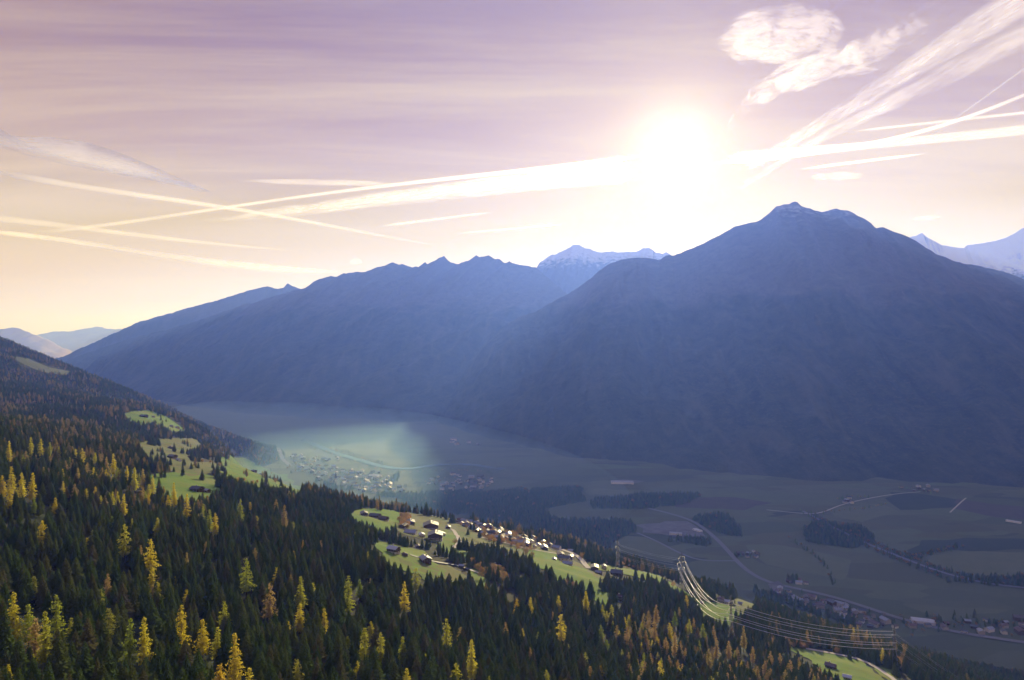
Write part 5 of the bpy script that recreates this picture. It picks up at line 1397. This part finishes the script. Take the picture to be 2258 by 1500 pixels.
for lab, s in PSPEC[1:]:
    P0 = hit(s[0], s[1], 38.0); pos_.append(Vector((P0.x, P0.y, P0.z))); print('pylon', s, P0)
pos_[0].z = float(H(1010, 640)) + 0
ends_all = []
for k, (lab, s) in enumerate(PSPEC):
    d = (pos_[min(k + 1, len(pos_) - 1)] - pos_[max(k - 1, 0)]); rz = math.atan2(d.y, d.x) - math.pi / 2
    bx, by = pos_[k].x, pos_[k].y
    gz = float(H(bx, by))
    base = Vector((bx, by, gz))
    if k == 0:
        lab = "next pylon of the line outside the right frame edge"
    ends_all.append(pylon(lab, base, rz))
LEVEL = ("lower", "lower", "middle", "middle", "upper", "upper")
SPAN = ("leaving to the right", "between nearest and middle pylon", "between middle and third pylon", "down to the valley floor pylon")
for k in range(4):
    for j in range(6):
        a, c = ends_all[k][j], ends_all[k + 1][j]
        L = (c - a).length; sag = 0.0009 * L * L / 4 if k != 2 else 0.0013 * L * L / 4
        n = 28; V = []; F = []
        d = (c - a).normalized(); sd = Vector((-d.y, d.x, 0)).normalized()
        r = 0.17 if 0 < k < 3 else 0.06
        for i in range(n + 1):
            f = i / n; p = a.lerp(c, f); p.z -= sag * 4 * f * (1 - f)
            for q in range(5):
                an = 2 * math.pi * q / 5
                V.append(tuple(p + sd * r * math.cos(an) + Vector((0, 0, r * math.sin(an)))))
        for i in range(n):
            for q in range(5): F.append((i * 5 + q, i * 5 + (q + 1) % 5, (i + 1) * 5 + (q + 1) % 5, (i + 1) * 5 + q))
        link("power_cable", mesh_np("power_cable", V, F, [CABLE], True), label="%s power cable on the %s side, %s" % (LEVEL[j], "valley" if j % 2 else "forest", SPAN[k]), cat="cable", group="cables of the power line")

# ---------------------------------------------------------------- haze: one closed box of even air
HZ = (-68000.0, 30000.0, -5000.0, 60000.0, FLOOR - 6.0, 1990.0)
x0, x1, y0, y1, z0, z1 = HZ
hv = [(x0, y0, z0), (x1, y0, z0), (x1, y1, z0), (x0, y1, z0), (x0, y0, z1), (x1, y0, z1), (x1, y1, z1), (x0, y1, z1)]
hf = [(0, 3, 2, 1), (4, 5, 6, 7), (0, 1, 5, 4), (1, 2, 6, 5), (2, 3, 7, 6), (3, 0, 4, 7)]
m, b, out = new_mat("haze_air")
pv = b.node('ShaderNodeVolumePrincipled')
pv.inputs['Color'].default_value = (0.135, 0.258, 1.0, 1)
pv.inputs['Density'].default_value = 0.66e-4
pv.inputs['Anisotropy'].default_value = 0.41
pv.inputs['Absorption Color'].default_value = (1, 1, 1, 1)
b.t.links.new(pv.outputs[0], out.inputs['Volume'])
m.cycles.homogeneous_volume = True
m.cycles.volume_sampling = 'DISTANCE'
link("haze", mesh_np("haze", hv, hf, [m]), kind="stuff", label="blue valley haze between the mountains")

# thin morning mist lying over the lit town
import bmesh
bm = bmesh.new(); bmesh.ops.create_icosphere(bm, subdivisions=4, radius=1.0)
me = bpy.data.meshes.new("mist"); bm.to_mesh(me); bm.free()
m, b, out = new_mat("mist_air")
pv = b.node('ShaderNodeVolumePrincipled')
pv.inputs['Color'].default_value = (0.36, 0.66, 1.0, 1); pv.inputs['Density'].default_value = 7.0e-4; pv.inputs['Anisotropy'].default_value = 0.45
pv.inputs['Absorption Color'].default_value = (1, 1, 1, 1)
b.t.links.new(pv.outputs[0], out.inputs['Volume']); m.cycles.homogeneous_volume = True
me.materials.append(m)
mo = link("mist", me, loc=(-1350, 4700, FLOOR + 4), kind="stuff", label="pale mist lying over the sunlit town")
mo.scale = (2900, 1150, 100); mo.rotation_euler = (0, 0, 2.15)
